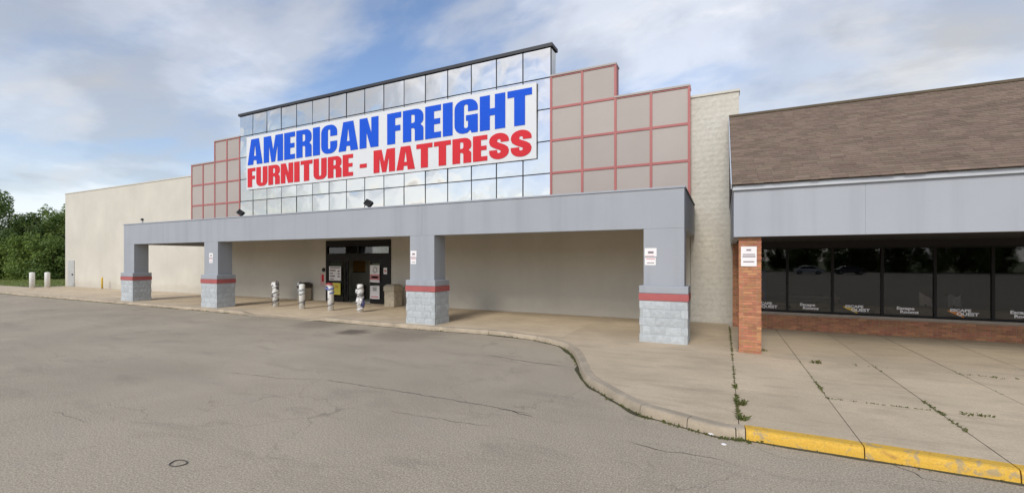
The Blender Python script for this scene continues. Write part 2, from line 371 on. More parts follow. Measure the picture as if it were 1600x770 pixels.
def text_mesh(name, s, size, bold=0.0, depth=0.001, sx=1.0):
    cu = bpy.data.curves.new(name, 'FONT'); cu.body = s; cu.size = size; cu.extrude = depth; cu.offset = bold; cu.resolution_u = 4
    o = bpy.data.objects.new(name, cu); C.objects.link(o)
    me = bpy.data.meshes.new_from_object(o.evaluated_get(bpy.context.evaluated_depsgraph_get()))
    bpy.data.objects.remove(o); bpy.data.curves.remove(cu); me.name = name
    if sx != 1.0: me.transform(Matrix.Diagonal((sx, 1, 1, 1)))
    return me
STAND = Matrix.Rotation(R(90), 4, 'X')     # glyph plane XY -> facade plane XZ, facing -Y

# =================================================================== SETTING
XK = 14.0
def catmull(P, n=6):
    out = []
    for i in range(len(P) - 1):
        p0 = P[max(0, i - 1)]; p1 = P[i]; p2 = P[i + 1]; p3 = P[min(len(P) - 1, i + 2)]
        for k in range(n):
            t_ = k / n
            out.append(0.5 * ((2 * p1) + (p2 - p0) * t_ + (2 * p0 - 5 * p1 + 4 * p2 - p3) * t_ ** 2 + (3 * p1 - p0 - 3 * p2 + p3) * t_ ** 3))
    out.append(P[-1]); return out
kp = [(763.6, 522.8), (801, 527), (839, 532.7), (876.5, 542), (895, 555), (903, 570), (907.5, 585), (918, 600.5), (944, 617), (970.6, 632.5),
      (1000, 647.5), (1028, 656), (1073.5, 669), (1115.5, 680.5), (1150, 687)]
KP = [px_ground(*p) for p in kp]
left = [Vector((x, 12.72, 0)) for x in (-62, -55, -48, -42, -36, -30, -26, -22, -20.2, -19.2, -18.4, -17.4, -16.4, -15.6, -14.6, -13, -11, -9.4)]
right = [Vector((x, 6.88, 0)) for x in (0.28, 0.9, 1.6, 2.3, 3.0, 3.7, 4.4, 5.8, 7.2, 8.6, 10, 12, XK)]
PATH = catmull(left + KP + right, 5)
def kerb_h(x):
    if x < -20.2 or x > -14.6: return 0.15
    if -19.2 <= x <= -15.6: return 0.022
    t_ = (x + 20.2) if x < -19.2 else (-14.6 - x)
    return 0.15 - 0.128 * t_
def nrm(i, P):
    d = (P[min(i + 1, len(P) - 1)] - P[max(i - 1, 0)]).normalized(); return Vector((-d.y, d.x, 0))
KW = 0.19
INNER = [p + nrm(i, PATH) * KW for i, p in enumerate(PATH)]
def yfront(x):
    P = INNER
    for a, b in zip(P, P[1:]):
        if a.x <= x <= b.x and b.x > a.x: return a.y + (b.y - a.y) * (x - a.x) / (b.x - a.x)
    return P[0].y if x < P[0].x else P[-1].y
def walk_h(x, y):
    h = kerb_h(x)
    if h >= 0.15: return 0.15
    t_ = min(1.0, max(0.0, (y - 12.91) / 1.5)); return h + (0.15 - h) * t_

struct(mesh_obj('ground', [(-900, -900, -0.02), (900, -900, -0.02), (900, 900, -0.02), (-900, 900, -0.02)], [(0, 1, 2, 3)], M['lawn']))
struct(mesh_obj('parking_lot', [(-140, -78, 0), (90, -78, 0), (90, 19, 0), (-55, 19, 0), (-61, 15.6, 0), (-140, 15.6, 0)], [(0, 1, 2, 3, 4, 5)], M['asphalt']))

# kerb: one stone after another
kerb = struct(empty('kerb', (0, 0, 0)))
def kerb_piece(i0, i1, mat):
    v, f = [], []
    n = 6
    for i in range(i0, i1 + 1):
        p = PATH[i]; q = nrm(i, PATH); h = kerb_h(p.x)
        r_ = 0.035 if h > 0.1 else 0.008
        j = 0.006 * noise.noise(Vector((p.x * 2.3, p.y * 2.3, 3)))
        sec = [(-0.012, -0.05), (0.0, h * 0.55), (0.008, h - r_), (r_ * 0.45, h - r_ * 0.3), (r_ + 0.012, h), (KW, h)]
        tg = Vector((q.y, -q.x, 0)) * (.007 if i == i0 else -.007 if i == i1 else 0)
        for (o_, z_) in sec: v.append(p + tg + q * (o_ + j) + Vector((0, 0, z_ + j * 0.6)))
    for i in range(i1 - i0):
        for k in range(n - 1): f.append((i * n + k, i * n + k + 1, (i + 1) * n + k + 1, (i + 1) * n + k))
    f.append(tuple(range(n))); f.append(tuple((i1 - i0) * n + k for k in range(n - 1, -1, -1)))
    f = [tuple(reversed(q)) for q in f]
    o = mesh_obj('kerb_stone', v, f, mat, kerb)
    return o
iy = min(range(len(PATH)), key=lambda i: abs(PATH[i].x - 0.28))
cuts = list(range(0, iy, 10)) + [iy] + list(range(iy + 10, len(PATH) - 1, 10)) + [len(PATH) - 1]
cuts = sorted(set(cuts))
for a, b in zip(cuts, cuts[1:]):
    kerb_piece(a, b, M['yellow'] if a >= iy else M['kerb'])

# sidewalk slabs
walk = struct(empty('sidewalk', (0, 0, 0)))
def slab(x0, x1, yf0, y1, gap=0.012, nx=None, ny=6, tilt=0.0):
    """concrete slab; yf0 None = follow the kerb"""
    nx = nx or max(2, int((x1 - x0) / 0.25)); g = gap / 2
    tx, ty, tz = (random.uniform(-tilt, tilt) for _ in range(3))
    v, f = [], []
    for i in range(nx + 1):
        x = x0 + g + (x1 - x0 - gap) * i / nx; ya = (yfront(x) + 0.004) if yf0 is None else yf0 + g
        for j in range(ny + 1):
            y = ya + (y1 - g - ya) * (j / ny) ** (1.6 if yf0 is None and ny > 8 else 1)
            z = walk_h(x, y) + tx * (i / nx - .5) + ty * (j / ny - .5) + tz * 0.5
            v.append((x, y, z))
    s = ny + 1; top = len(v)
    v += [(p[0], p[1], -0.03) for p in v]
    for i in range(nx):
        for j in range(ny):
            f.append((i * s + j, (i + 1) * s + j, (i + 1) * s + j + 1, i * s + j + 1))
    for i in range(nx):
        f.append((top + i * s, top + (i + 1) * s, (i + 1) * s, i * s)); f.append((i * s + ny, (i + 1) * s + ny, top + (i + 1) * s + ny, top + i * s + ny))
    for j in range(ny):
        f.append((j, j + 1, top + j + 1, top + j)); f.append((nx * s + j + 1, nx * s + j, top + nx * s + j, top + nx * s + j + 1))
    return mesh_obj('slab', v, f, M['concrete'], walk)
xs_left = [-61.9, -53.4, -47, -40, -33.2, -26, -20.2, -14.6, -9.0, -4.4, 0.2]
for a, b in zip(xs_left, xs_left[1:]):
    if b <= -53: slab(a, b, None, 15.9, 0.01)
    else: slab(a, b, None, 17.985, 0.008 if a > -20 else 0.012, ny=14)
JX = [0.2 + 1.4 * k for k in range(10)]
JY = [7.07, 9.02, 12.12, 17.39]
for a, b in zip(JX, JX[1:]):
    for c_, d_ in zip(JY, JY[1:]): slab(a, b, c_, d_, 0.013, 2, 2, 0.005)

# lawn left of the building
lawn = struct(mesh_obj('lawn', [(-400, 15.9, 0.05), (-61, 15.9, 0.05), (-53.6, 18.6, 0.05), (-53.6, 260, 0.05), (-400, 260, 0.05)], [(0, 1, 2, 3, 4)], M['lawn']))

# =================================================================== STORE BUILDING
store = tag(empty('store_building', (-27, 18, 0)), 'long beige big-box store with stepped mirrored front and dark entrance', 'building')
def sp(o):      # parent keeping world coordinates (meshes are written in world space)
    o.parent = store; o.matrix_parent_inverse = Matrix.Translation(store.location).inverted(); return o
def keep(o, par):
    o.parent = par; o.matrix_parent_inverse = Matrix.Translation(par.location).inverted(); return o
XL, XR, YW, WH = -53.3, 0.52, 18.0, 8.38
DX0, DX1, DZ1 = -20.5, -15.76, 3.58            # entrance opening
wall = boxes('wall', [(XL, YW, -.05, DX0, YW + 0.4, WH), (DX1, YW, -.05, -1.14, YW + 0.4, WH), (DX0, YW, DZ1, DX1, YW + 0.4, WH),
              (XL, YW + .4, -.05, XL + .4, 70, WH)], M['wall']); sp(wall)
sp(boxes('roof', [(XL + .4, YW + .4, WH - .5, XR - .4, 70, WH - .3)], M['deck']))
sp(boxes('parapet_cap', [(XL - .04, YW - .04, WH + .002, -33.5, YW + .44, WH + .07)], M['beige_trim']))
ud = sp(boxes('utility_door', [(-52.7, YW - .05, .16, -51.5, YW - .003, 2.45)], M['grey_door'], bevel=0.01))
keep(boxes('handle', [(-51.75, YW - .12, 1.15, -51.65, YW - .052, 1.28)], M['black']), ud)
# right-hand party wall of painted split block, block by block
party = sp(boxes('party_wall', [(-1.13, YW + .03, -.05, XR, YW + .5, 8.66)], M['split_beige']))
vari = []
for k in range(6):
    rr = random.Random(k)
    n = 4; v, f = [], []
    for i in range(n + 1):
        for j in range(3):
            edge = i in (0, n) or j in (0, 2)
            v.append((0.392 * i / n, (0.012 if edge else 0.010-rr.uniform(0.0, 0.010)), 0.192 * j / 2))
    v += [(0, .03, 0), (.392, .03, 0), (.392, .03, .192), (0, .03, .192)]
    for i in range(n):
        for j in range(2): f.append((i * 3 + j, (i + 1) * 3 + j, (i + 1) * 3 + j + 1, i * 3 + j + 1))
    me = bpy.data.meshes.new('block'); me.from_pydata(v, [], f); me.update(); me.materials.append(M['split_beige']); vari.append(me)
for r_ in range(43):
    z = 0.15 + r_ * 0.2
    x = -1.13 - (0.2 if r_ % 2 else 0)
    while x < XR - 0.02:
        x0 = max(x, -1.13); x1 = min(x + 0.4, XR)
        o = from_mesh('block', random.choice(vari), None); o.location = (x0 + .004, YW + .018, z); o.scale = ((x1 - x0 - .008) / .392, 1, 1)
        keep(o, party); x += 0.4
sp(boxes('parapet_cap', [(-1.12, YW - .02, 8.662, XR + .03, YW + .54, 8.74)], M['beige_trim']))

# stepped facade: mirrored centre, tan shoulders
YF = 17.80
GX_L = [-33.4 + 1.325 * k for k in range(5)]
GX_M = [-28.1 + (28.1 - 6.71) / 16 * k for k in range(17)]
GX_R = [-6.71 + 1.3875 * k for k in range(5)]
GZ = [4.42, 4.86, 6.25, 7.65, 9.05, 10.41, 11.72]
mir = sp(boxes('mirrored_facade', [(GX_M[0], YF + .03, 4.40, GX_M[-1], YF + .58, GZ[-1])], M['black']))
rg = random.Random(3)
pv, pf = [], []
for i in range(9):                       # pillowed glass: slightly bowed outwards like the real heat-strengthened lites
    for j in range(9):
        a, b = i / 8 - .5, j / 8 - .5; pv.append((a, -.5 - .9 * (1 - 4 * a * a) * (1 - 4 * b * b), b))
for i in range(8):
    for j in range(8): pf.append((i * 9 + j, (i + 1) * 9 + j, (i + 1) * 9 + j + 1, i * 9 + j + 1))
k = len(pv); pv += [(-.5, .5, -.5), (.5, .5, -.5), (.5, .5, .5), (-.5, .5, .5)]; pf += [(k, k + 3, k + 2, k + 1), (0, k, k + 1, 72), (8, 80, k + 2, k + 3), (0, 8, k + 3, k), (72, k + 1, k + 2, 80)]
pane_me = bpy.data.meshes.new('pane'); pane_me.from_pydata(pv, [], pf); pane_me.polygons.foreach_set('use_smooth', [i < 64 for i in range(len(pf))]); pane_me.materials.append(M['mirror'])
for a, b in zip(GX_M, GX_M[1:]):
    for c_, d_ in zip(GZ, GZ[1:]):
        o = from_mesh('pane', pane_me, None); o.location = ((a + b) / 2, YF + .008, (c_ + d_) / 2)
        o.scale = (b - a - .058, rg.uniform(.004, .024), d_ - c_ - .050)
        o.rotation_euler = (R(rg.gauss(0, 0.35)), 0, R(rg.gauss(0, 0.45))); keep(o, mir)
for c_, d_ in zip(GZ, GZ[1:]):      # mirrored end face of the raised centre
    if d_ > 10:
        o = from_mesh('pane', pane_me, None); o.location = (GX_M[-1] + .008, YF + .30, (c_ + d_) / 2); o.scale = (.50, .008, d_ - c_ - .036); o.rotation_euler = (0, 0, R(90)); keep(o, mir)
sp(boxes('coping', [(GX_M[0] - .05, YF - .07, GZ[-1] + .003, GX_M[-1] + .07, YF + .66, GZ[-1] + .15)], M['coping']))
def shoulder(G, tops):
    o_ = sp(boxes('panel_wall', [(G[i] + (.002 if i else 0), YF + .045, 4.40, G[i + 1], YF + .52, tops[i]) for i in range(4)], M['panel']))
    for i in range(4):
        for c_, d_ in zip(GZ, GZ[1:]):
            if d_ > tops[i] + 0.1: continue
            p = boxes('panel', [(G[i] + .035, YF + .012, c_ + .035, G[i + 1] - .035, YF + .043, d_ - .035)], M['panel'], bevel=0.006); keep(p, o_)
            keep(boxes('rail', [(G[i] + .049, YF - .016, d_ - .047, G[i + 1] - .049, YF + .040, d_ + (.047 if d_ < tops[i] - .1 else -.002))], M['rail']), o_)
    for i in range(5):
        t_ = max(tops[max(0, i - 1)], tops[min(3, i)])
        keep(boxes('rail', [(G[i] - .047, YF - .022, 4.41, G[i] + .047, YF + .042, t_ - .002)], M['rail']), o_)
    # caps on each step
    seen = {}
    for i in range(4): seen.setdefault(round(tops[i], 2), []).append(i)
    for tz_, ii in seen.items():
        keep(boxes('cap', [(G[ii[0]] - .04, YF - .045, tz_ + .003, G[ii[-1] + 1] + .04, YF + .56, tz_ + .075)], M['panel']), o_)
    for i in range(4):
        if i < 3 and tops[i] > tops[i + 1] + .1: keep(boxes('return_panel', [(G[i + 1] + .003, YF + .06, tops[i + 1] + .08, G[i + 1] + .02, YF + .50, tops[i])], M['rail']), o_)
shoulder(GX_R, [GZ[5], GZ[5], GZ[4], GZ[4]])
shoulder(GX_L, [GZ[4], GZ[4], GZ[5], GZ[5]])

# entrance
ent = sp(boxes('entrance_frame', [(DX0, YW - .06, .145, DX0 + .11, YW + .12, DZ1), (DX1 - .11, YW - .06, .145, DX1, YW + .12, DZ1),
     (DX0 + .11, YW - .06, 3.26, DX1 - .11, YW + .12, DZ1), (DX0 + .11, YW - .05, 2.46, DX1 - .11, YW + .12, 2.86), (-18.12, YW - .05, 2.86, -18.0, YW + .11, 3.26),
     (DX1 - .62, YW - .05, .145, DX1 - .11, YW + .10, 2.46), (DX0 + .11, YW - .05, .145, DX0 + .22, YW + .10, 2.46)], M['bronze']))
for a, b in ((DX0 + .12, -18.13), (-17.99, DX1 - .12)):
    keep(boxes('transom_pane', [(a, YW + .02, 2.865, b, YW + .03, 3.255)], M['door_glass']), ent)
def leaf(x0, x1, y):
    d = keep(boxes('door', [(x0, y, .16, x0 + .09, y + .05, 2.45), (x1 - .09, y, .16, x1, y + .05, 2.45), (x0 + .09, y, 2.33, x1 - .09, y + .05, 2.45), (x0 + .09, y, .16, x1 - .09, y + .05, .42), (x0 + .09, y, 1.17, x1 - .09, y + .05, 1.27)], M['bronze']), ent)
    return keep(boxes('door_pane', [(x0 + .091, y + .02, .421, x1 - .091, y + .03, 2.329)], M['door_glass']), ent)
leaf(-20.28, -19.20, YW - .02); leaf(-17.2, -16.39, YW - .02); leaf(-19.15, -18.9, YW + .06)
# vestibule
sp(boxes('vestibule', [(DX0 - .8, YW + .41, .10, DX1 + .8, 20.6, .14), (DX0 - .9, 20.6, .1, DX1 + .9, 20.7, 4), (DX0 - .9, YW + .41, .1, DX0 - .8, 20.6, 4), (DX1 + .8, YW + .41, .1, DX1 + .9, 20.6, 4), (DX0 - .8, YW + .41, 3.75, DX1 + .8, 20.6, 3.85)], M['in_wall']))

# =================================================================== CANOPY
can = tag(empty('canopy', (-16, 13.1, 0.15)), 'long grey flat-roofed entrance canopy on four square columns with red bands', 'canopy')
YC, CT, CB = 13.10, 4.57, 3.40
CX0, CX1 = -31.35, -0.98
cols = [(-31.35, -30.22), (-23.50, -22.38), (-10.56, -9.46), (-2.08, -0.98)]
segs = [CX0] + [(a + b) / 2 for a, b in cols[1:3]] + [CX1]
fs = keep(boxes('fascia', [(a + (.004 if i else 0), YC, CB, b - (.004 if i < 2 else 0), YC + .35, CT - .05) for i, (a, b) in enumerate(zip(segs, segs[1:]))], M['canopy']), can)
keep(boxes('fascia', [(CX0 + .0, YC + .352, CB, CX0 + .35, YW - .03, CT - .05)], M['canopy']), can)
keep(boxes('fascia', [(CX1 - .35, YC + .352, CB, CX1, YW - .03, CT - .05)], M['canopy']), can)
keep(boxes('roof_edge', [(CX0 - .03, YC - .03, CT - .048, CX1 + .03, YC + .38, CT)], M['canopy_trim']), can)
keep(boxes('roof_edge', [(CX1 - .35, YC + .382, CT - .048, CX1 + .03, YF - .05, CT)], M['coping']), can)
keep(boxes('roof_edge', [(CX0 - .03, YC + .382, CT - .048, CX0 + .35, YF - .05, CT)], M['canopy_trim']), can)
keep(boxes('roof', [(CX0 + .36, YC + .39, CT - .22, CX1 - .36, YW - .03, CT - .10)], M['deck']), can)
keep(boxes('soffit', [(CX0 + .352, YC + .354, CB + .42, CX1 - .352, YW - .03, CB + .47)], M['soffit']), can)
def cblock(name, wd, dp, hh, seed):
    rr = random.Random(seed); n, m_ = 5, 3; v, f = [], []
    for i in range(n + 1):
        for j in range(m_ + 1):
            e = i in (0, n) or j in (0, m_)
            v.append((wd * i / n, 0.012 if e else 0.009-rr.uniform(0, 0.007), hh * j / m_))
    for i in range(n):
        for j in range(m_): f.append((i * (m_ + 1) + j, (i + 1) * (m_ + 1) + j, (i + 1) * (m_ + 1) + j + 1, i * (m_ + 1) + j + 1))
    k = len(v); v += boxv(0, 0.011, 0, wd, dp, hh); f += [tuple(q + k for q in t_) for t_ in BOXF]
    me = bpy.data.meshes.new(name); me.from_pydata(v, [], f); me.update(); me.materials.append(M['split_grey']); return me
BW, BD, BH, Z0 = 1.32, 0.92, 0.239, 0.15
cb_long = [cblock('block', 0.392, .1, BH - .012, 20 + k) for k in range(5)]
for (a, b) in cols:
    cxm = (a + b) / 2; bx0, bx1 = cxm - BW / 2, cxm + BW / 2; by0, by1 = YC - .11, YC - .11 + BD
    col = keep(boxes('column', [(a, YC + .0, 1.765, b, YC + .70, CB - .004)], M['canopy']), can)
    col['label'] = 'grey stucco column shaft on block plinth'
    def kc(o): o.parent = col; o.matrix_parent_inverse = Matrix.Translation(can.location).inverted() @ Matrix.Identity(4); return o
    keepc = lambda o: (setattr(o, 'parent', col), setattr(o, 'matrix_parent_inverse', Matrix.Identity(4)))
    keepc(boxes('core', [(bx0 + .02, by0 + .02, -.02, bx1 - .02, by1 - .02, 1.344)], M['mortar_grey']))
    keepc(boxes('base_cap', [(bx0 - .005, by0 - .005, 1.545, bx1 + .005, by1 + .005, 1.764)], M['canopy'], bevel=0.02))
    keepc(boxes('red_band', [(bx0 - .012, by0 - .012, 1.345, bx1 + .012, by1 + .012, 1.543)], M['red'], bevel=0.006))
    for r_ in range(5):
        z = Z0 + r_ * BH
        def run(p0, dirv, length, first):
            x = 0.0; wd = first
            while x < length - 0.02:
                e = min(x + wd, length)
                o = from_mesh('block', random.choice(cb_long), None); o.location = Vector((p0[0], p0[1], z)) + Vector((*dirv, 0)) * (x + .005)
                o.scale = ((e - x - .010) / .392, 1, 1); o.rotation_euler = (0, 0, math.atan2(dirv[1], dirv[0])); keepc(o)
                x = e; wd = length / 3 if length > 1 else length / 2
        odd = r_ % 2; q = 0.1
        run((bx0 + (q if odd else 0), by0), (1, 0), BW - q, (BW / 6 if odd else BW / 3))
        run((bx1, by0 + (0 if odd else 0) + (q if not odd else 0)), (0, 1), BD - q, (BD / 2 if odd else BD / 4))
        run((bx1 - (q if odd else 0), by1), (-1, 0), BW - q, (BW / 6 if odd else BW / 3))
        run((bx0, by1 - (q if not odd else 0)), (0, -1), BD - q, (BD / 2 if odd else BD / 4))

# =================================================================== BANNER SIGN
def arc(cx_, cy_, r_, a0, a1, n=7): return [(cx_ + r_ * math.cos(R(a0 + (a1 - a0) * i / n)), cy_ + r_ * math.sin(R(a0 + (a1 - a0) * i / n))) for i in range(n + 1)]
s_ = 0.265
def glyph(ch):
    if ch == 'I': return 0.28, [[(0, 0), (.28, 0), (.28, 1), (0, 1)]]
    if ch == '-': return 0.30, [[(0, .30), (.30, .30), (.30, .48), (0, .48)]]
    if ch == 'E': W = .47; return W, [[(0, 0), (W, 0), (W, .18), (s_, .18), (s_, .42), (W * .95, .42), (W * .95, .59), (s_, .59), (s_, .82), (W, .82), (W, 1), (0, 1)]]
    if ch == 'F': W = .46; return W, [[(0, 0), (s_, 0), (s_, .41), (W * .94, .41), (W * .94, .59), (s_, .59), (s_, .82), (W, .82), (W, 1), (0, 1)]]
    if ch == 'H': W = .66; return W, [[(0, 0), (s_, 0), (s_, .41), (W - s_, .41), (W - s_, 0), (W, 0), (W, 1), (W - s_, 1), (W - s_, .61), (s_, .61), (s_, 1), (0, 1)]]
    if ch == 'T': W = .60; return W, [[(W / 2 - s_ / 2, 0), (W / 2 + s_ / 2, 0), (W / 2 + s_ / 2, .81), (W, .81), (W, 1), (0, 1), (0, .81), (W / 2 - s_ / 2, .81)]]
    if ch == 'A': W = .72; return W, [[(0, 0), (.275, 0), (.293, .165), (W - .293, .165), (W - .275, 0), (W, 0), (W - .175, 1), (.175, 1)], [(.308, .335), (W - .308, .335), (W / 2, .80)]]
    if ch == 'M': W = .88; return W, [[(0, 0), (.245, 0), (.245, .66), (W / 2 - .085, 0), (W / 2 + .085, 0), (W - .245, .66), (W - .245, 0), (W, 0), (W, 1), (W - .335, 1), (W / 2, .44), (.335, 1), (0, 1)]]
    if ch == 'N': W = .66; return W, [[(0, 0), (.245, 0), (.245, .52), (W - .27, 0), (W, 0), (W, 1), (W - .245, 1), (W - .245, .48), (.27, 1), (0, 1)]]
    if ch == 'U':
        W = .64; r_ = .25
        return W, [arc(r_, r_, r_, 180, 270) + arc(W - r_, r_, r_, 270, 360) + [(W, 1), (W - s_, 1)] + arc(W - s_ - .05, .22, .05, 0, -90, 4) + arc(s_ + .05, .22, .05, 270, 180, 4) + [(s_, 1), (0, 1)]]
    if ch == 'R':
        W = .64; r_ = .24
        o_ = [(0, 0), (s_, 0), (s_, .415)] + arc(W - s_ - .07, .345, .07, 90, 0, 4) + [(W - s_, 0), (W, 0), (W, .36)] + arc(W - .14, .36, .14, 0, 62, 4) + arc(W - .16, .66, .16, -62, 0, 4) + arc(W - r_, 1 - r_, r_, 0, 90) + [(0, 1)]
        h_ = [(s_, .575)] + arc(W - s_ - .06, .635, .06, -90, 0, 4) + arc(W - s_ - .06, .775, .06, 0, 90, 4) + [(s_, .835)]
        return W, [o_, h_]
    if ch == 'C':
        W = .62; r_ = .26
        return W, [[(W, .60)] + arc(W - r_, 1 - r_, r_, 0, 90) + arc(r_, 1 - r_, r_, 90, 180) + arc(r_, r_, r_, 180, 270) + arc(W - r_, r_, r_, 270, 360) + [(W, .42), (W - s_, .42)]
                   + arc(W / 2, .20, W / 2 - s_, 0, -180, 6) + arc(W / 2, .80, W / 2 - s_, 180, 0, 6) + [(W - s_, .60)]]
    if ch == 'G':
        W = .64; r_ = .26
        return W, [[(W, .64)] + arc(W - r_, 1 - r_, r_, 0, 90) + arc(r_, 1 - r_, r_, 90, 180) + arc(r_, r_, r_, 180, 265) + [(W - .28, .015), (W - .20, .09), (W - .17, 0), (W, 0), (W, .53), (W * .50, .53), (W * .50, .37), (W - s_, .37)]
                   + arc(W / 2, .21, W / 2 - s_, 0, -180, 6) + arc(W / 2, .80, W / 2 - s_, 180, 0, 6) + [(W - s_, .64)]]
    if ch == 'S':
        W = .62; h = .128
        ctr = [(W - h, .66), (W - h, .74)] + arc(W / 2, .735, W / 2 - h, 20, 160, 8) + [(h, .70)] + [(h + .02, .615), (h + .10, .545), (W / 2, .495), (W - h - .10, .445), (W - h - .02, .375)] + [(W - h, .30)] + arc(W / 2, .265, W / 2 - h, -20, -160, 8) + [(h, .27), (h, .35)]
        l_, r2 = [], []
        for i, p in enumerate(ctr):
            a = Vector(ctr[max(0, i - 1)]); b = Vector(ctr[min(len(ctr) - 1, i + 1)]); d = (b - a).normalized(); q = Vector((-d.y, d.x))
            l_.append((p[0] + q.x * h, p[1] + q.y * h)); r2.append((p[0] - q.x * h, p[1] - q.y * h))
        lo = min(y for x, y in l_ + r2); hi = max(y for x, y in l_ + r2)
        return W, [[(x, (y - lo) / (hi - lo)) for x, y in l_ + r2[::-1]]]
    return .2, []
BX0, BX1, BZ0, BZ1, YB = -27.25, -7.36, 6.93, 10.26, YF - .10
ban = tag(empty('banner_sign', ((BX0 + BX1) / 2, YB, BZ0)), 'huge white store banner with blue and red block capitals on the mirrored front', 'sign')
nb = 40
v, f = [], []
for i in range(nb + 1):
    for j in range(7):
        x = BX0 + (BX1 - BX0) * i / nb; z = BZ0 + (BZ1 - BZ0) * j / 6
        v.append((x, YB + 0.004 * noise.noise(Vector((x * .7, z * .9, 1))), z))
k = len(v); v += [(p[0], YB + .05, p[2]) for p in v]
for i in range(nb):
    for j in range(6):
        a = i * 7 + j; f.append((a, a + 7, a + 8, a + 1)); f.append((k + a, k + a + 1, k + a + 8, k + a + 7))
    a = i * 7; f.append((a, k + a, k + a + 7, a + 7)); a += 6; f.append((a, a + 7, k + a + 7, k + a))
for j in range(6): f.append((j, j + 1, k + j + 1, k + j)); a = nb * 7 + j; f.append((a, k + a, k + a + 1, a + 1))
keep(mesh_obj('board', v, f, M['banner']), ban)
def line(text, x0, x1, z0, h, mat, gap=.055, sp_=.24):
    ws = [glyph(c)[0] if c != ' ' else sp_ - gap for c in text]; tot = sum(ws) + gap * (len(text) - 1); kx = (x1 - x0) / (tot); x = x0
    for ch, wd in zip(text, ws):
        if ch != ' ':
            me = loops_mesh('letter', [[(px * kx, py * h) for px, py in lp] for lp in glyph(ch)[1]], 0.004)
            me.transform(STAND); me.materials.clear(); me.materials.append(M[mat]); keep(from_mesh('letter', me, None, loc=(x, YB - .014, z0)), ban)
        x += (wd + gap) * kx
line('AMERICAN FREIGHT', -27.12, -7.56, 8.47, 1.60, 'blue')
line('FURNITURE - MATTRESS', -27.12, -7.58, 7.08, 1.19, 'redl')

# =================================================================== STRIP-MALL STOREFRONT (right)
shop = tag(empty('storefront', (6, 17.4, 0.15)), 'low brick storefront with brown shingle roof, grey fascia and dark windows', 'building')
def ks(o): return keep(o, shop)
SX0, SX1, YS = 0.24, 13.2, 17.40
fx = [SX0, 2.9, 5.95, 9.0, 12.05, SX1]
for a, b in zip(fx, fx[1:]): ks(boxes('fascia', [(a + (.0012 if a > 1 else 0), 12.40, 3.08, b - .0012, 12.60, 4.24)], M['fascia']))
ks(boxes('fascia', [(SX0, 12.602, 3.08, SX0 + .15, YW - .02, 4.24)], M['fascia']))
ks(boxes('fascia_trim', [(SX0 - .03, 12.33, 4.243, SX1, 12.60, 4.36)], M['trim_white'], bevel=0.008))
ks(boxes('fascia_trim', [(SX0 - .02, 12.602, 4.243, SX0 + .12, YW - .02, 4.36)], M['trim_white']))
ks(boxes('soffit', [(SX0 + .152, 12.602, 3.10, SX1, YS - .02, 3.14)], M['soffit_brown']))
ks(boxes('header', [(SX0 + .5, YS - .0, 2.92, SX1, YS + .2, 3.6)], M['soffit_brown']))
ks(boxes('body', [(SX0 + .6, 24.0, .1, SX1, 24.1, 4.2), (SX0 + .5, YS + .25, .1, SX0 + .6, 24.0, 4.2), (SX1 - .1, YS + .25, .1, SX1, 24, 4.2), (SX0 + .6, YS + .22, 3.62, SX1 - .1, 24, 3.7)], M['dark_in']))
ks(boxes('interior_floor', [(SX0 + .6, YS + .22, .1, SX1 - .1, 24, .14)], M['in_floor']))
# knee wall, brick by brick
KZ0, KZ1 = 0.15, 0.655
knee = ks(boxes('knee_wall', [(0.30, YS + .012, -.05, SX1, YS + .2, KZ1), (0.30, YS + .012, KZ1, .70, YS + .2, 3.07)], M['mortar']))
ks(boxes('window_sill', [(0.72, YS - .045, KZ1 + .002, SX1, YS + .19, KZ1 + .075)], M['sill'], bevel=0.006))
bl = []
def brick_rows(x0, x1, z0, z1):
    r_ = 0; z = z0
    while z < z1 - .03:
        x = x0 - (0.105 if r_ % 2 else 0)
        while x < x1 - .02:
            a, b = max(x, x0), min(x + .203, x1)
            if b - a > .03: bl.append((a, b - .009, z, z + .058))
            x += .212
        z += .0677; r_ += 1
brick_rows(0.72, SX1, KZ0 + .002, KZ1)
near = sorted(bl, key=lambda q: abs((q[0] + q[1]) / 2 - 5.6))[:290]; rest = [q for q in bl if q not in set(near)]
bl = []; brick_rows(0.30, 0.70, KZ0 + .002, 3.06); rest += bl
bme = bpy.data.meshes.new('brick'); bme.from_pydata(boxv(-.5, -.5, -.5, .5, .5, .5), [], BOXF); bme.materials.append(M['brick'])
for (a, b, c_, d_) in near:
    o = from_mesh('brick', bme, None); o.location = ((a + b) / 2, YS + .05 + random.uniform(-.003, .003), (c_ + d_) / 2); o.scale = (b - a, .1, d_ - c_); keep(o, knee)
o = boxes('brickwork', [(a, YS + random.uniform(-.003, .003), c_, b, YS + .1, d_) for (a, b, c_, d_) in rest], M['brick_i']); o['kind'] = 'stuff'; keep(o, knee)
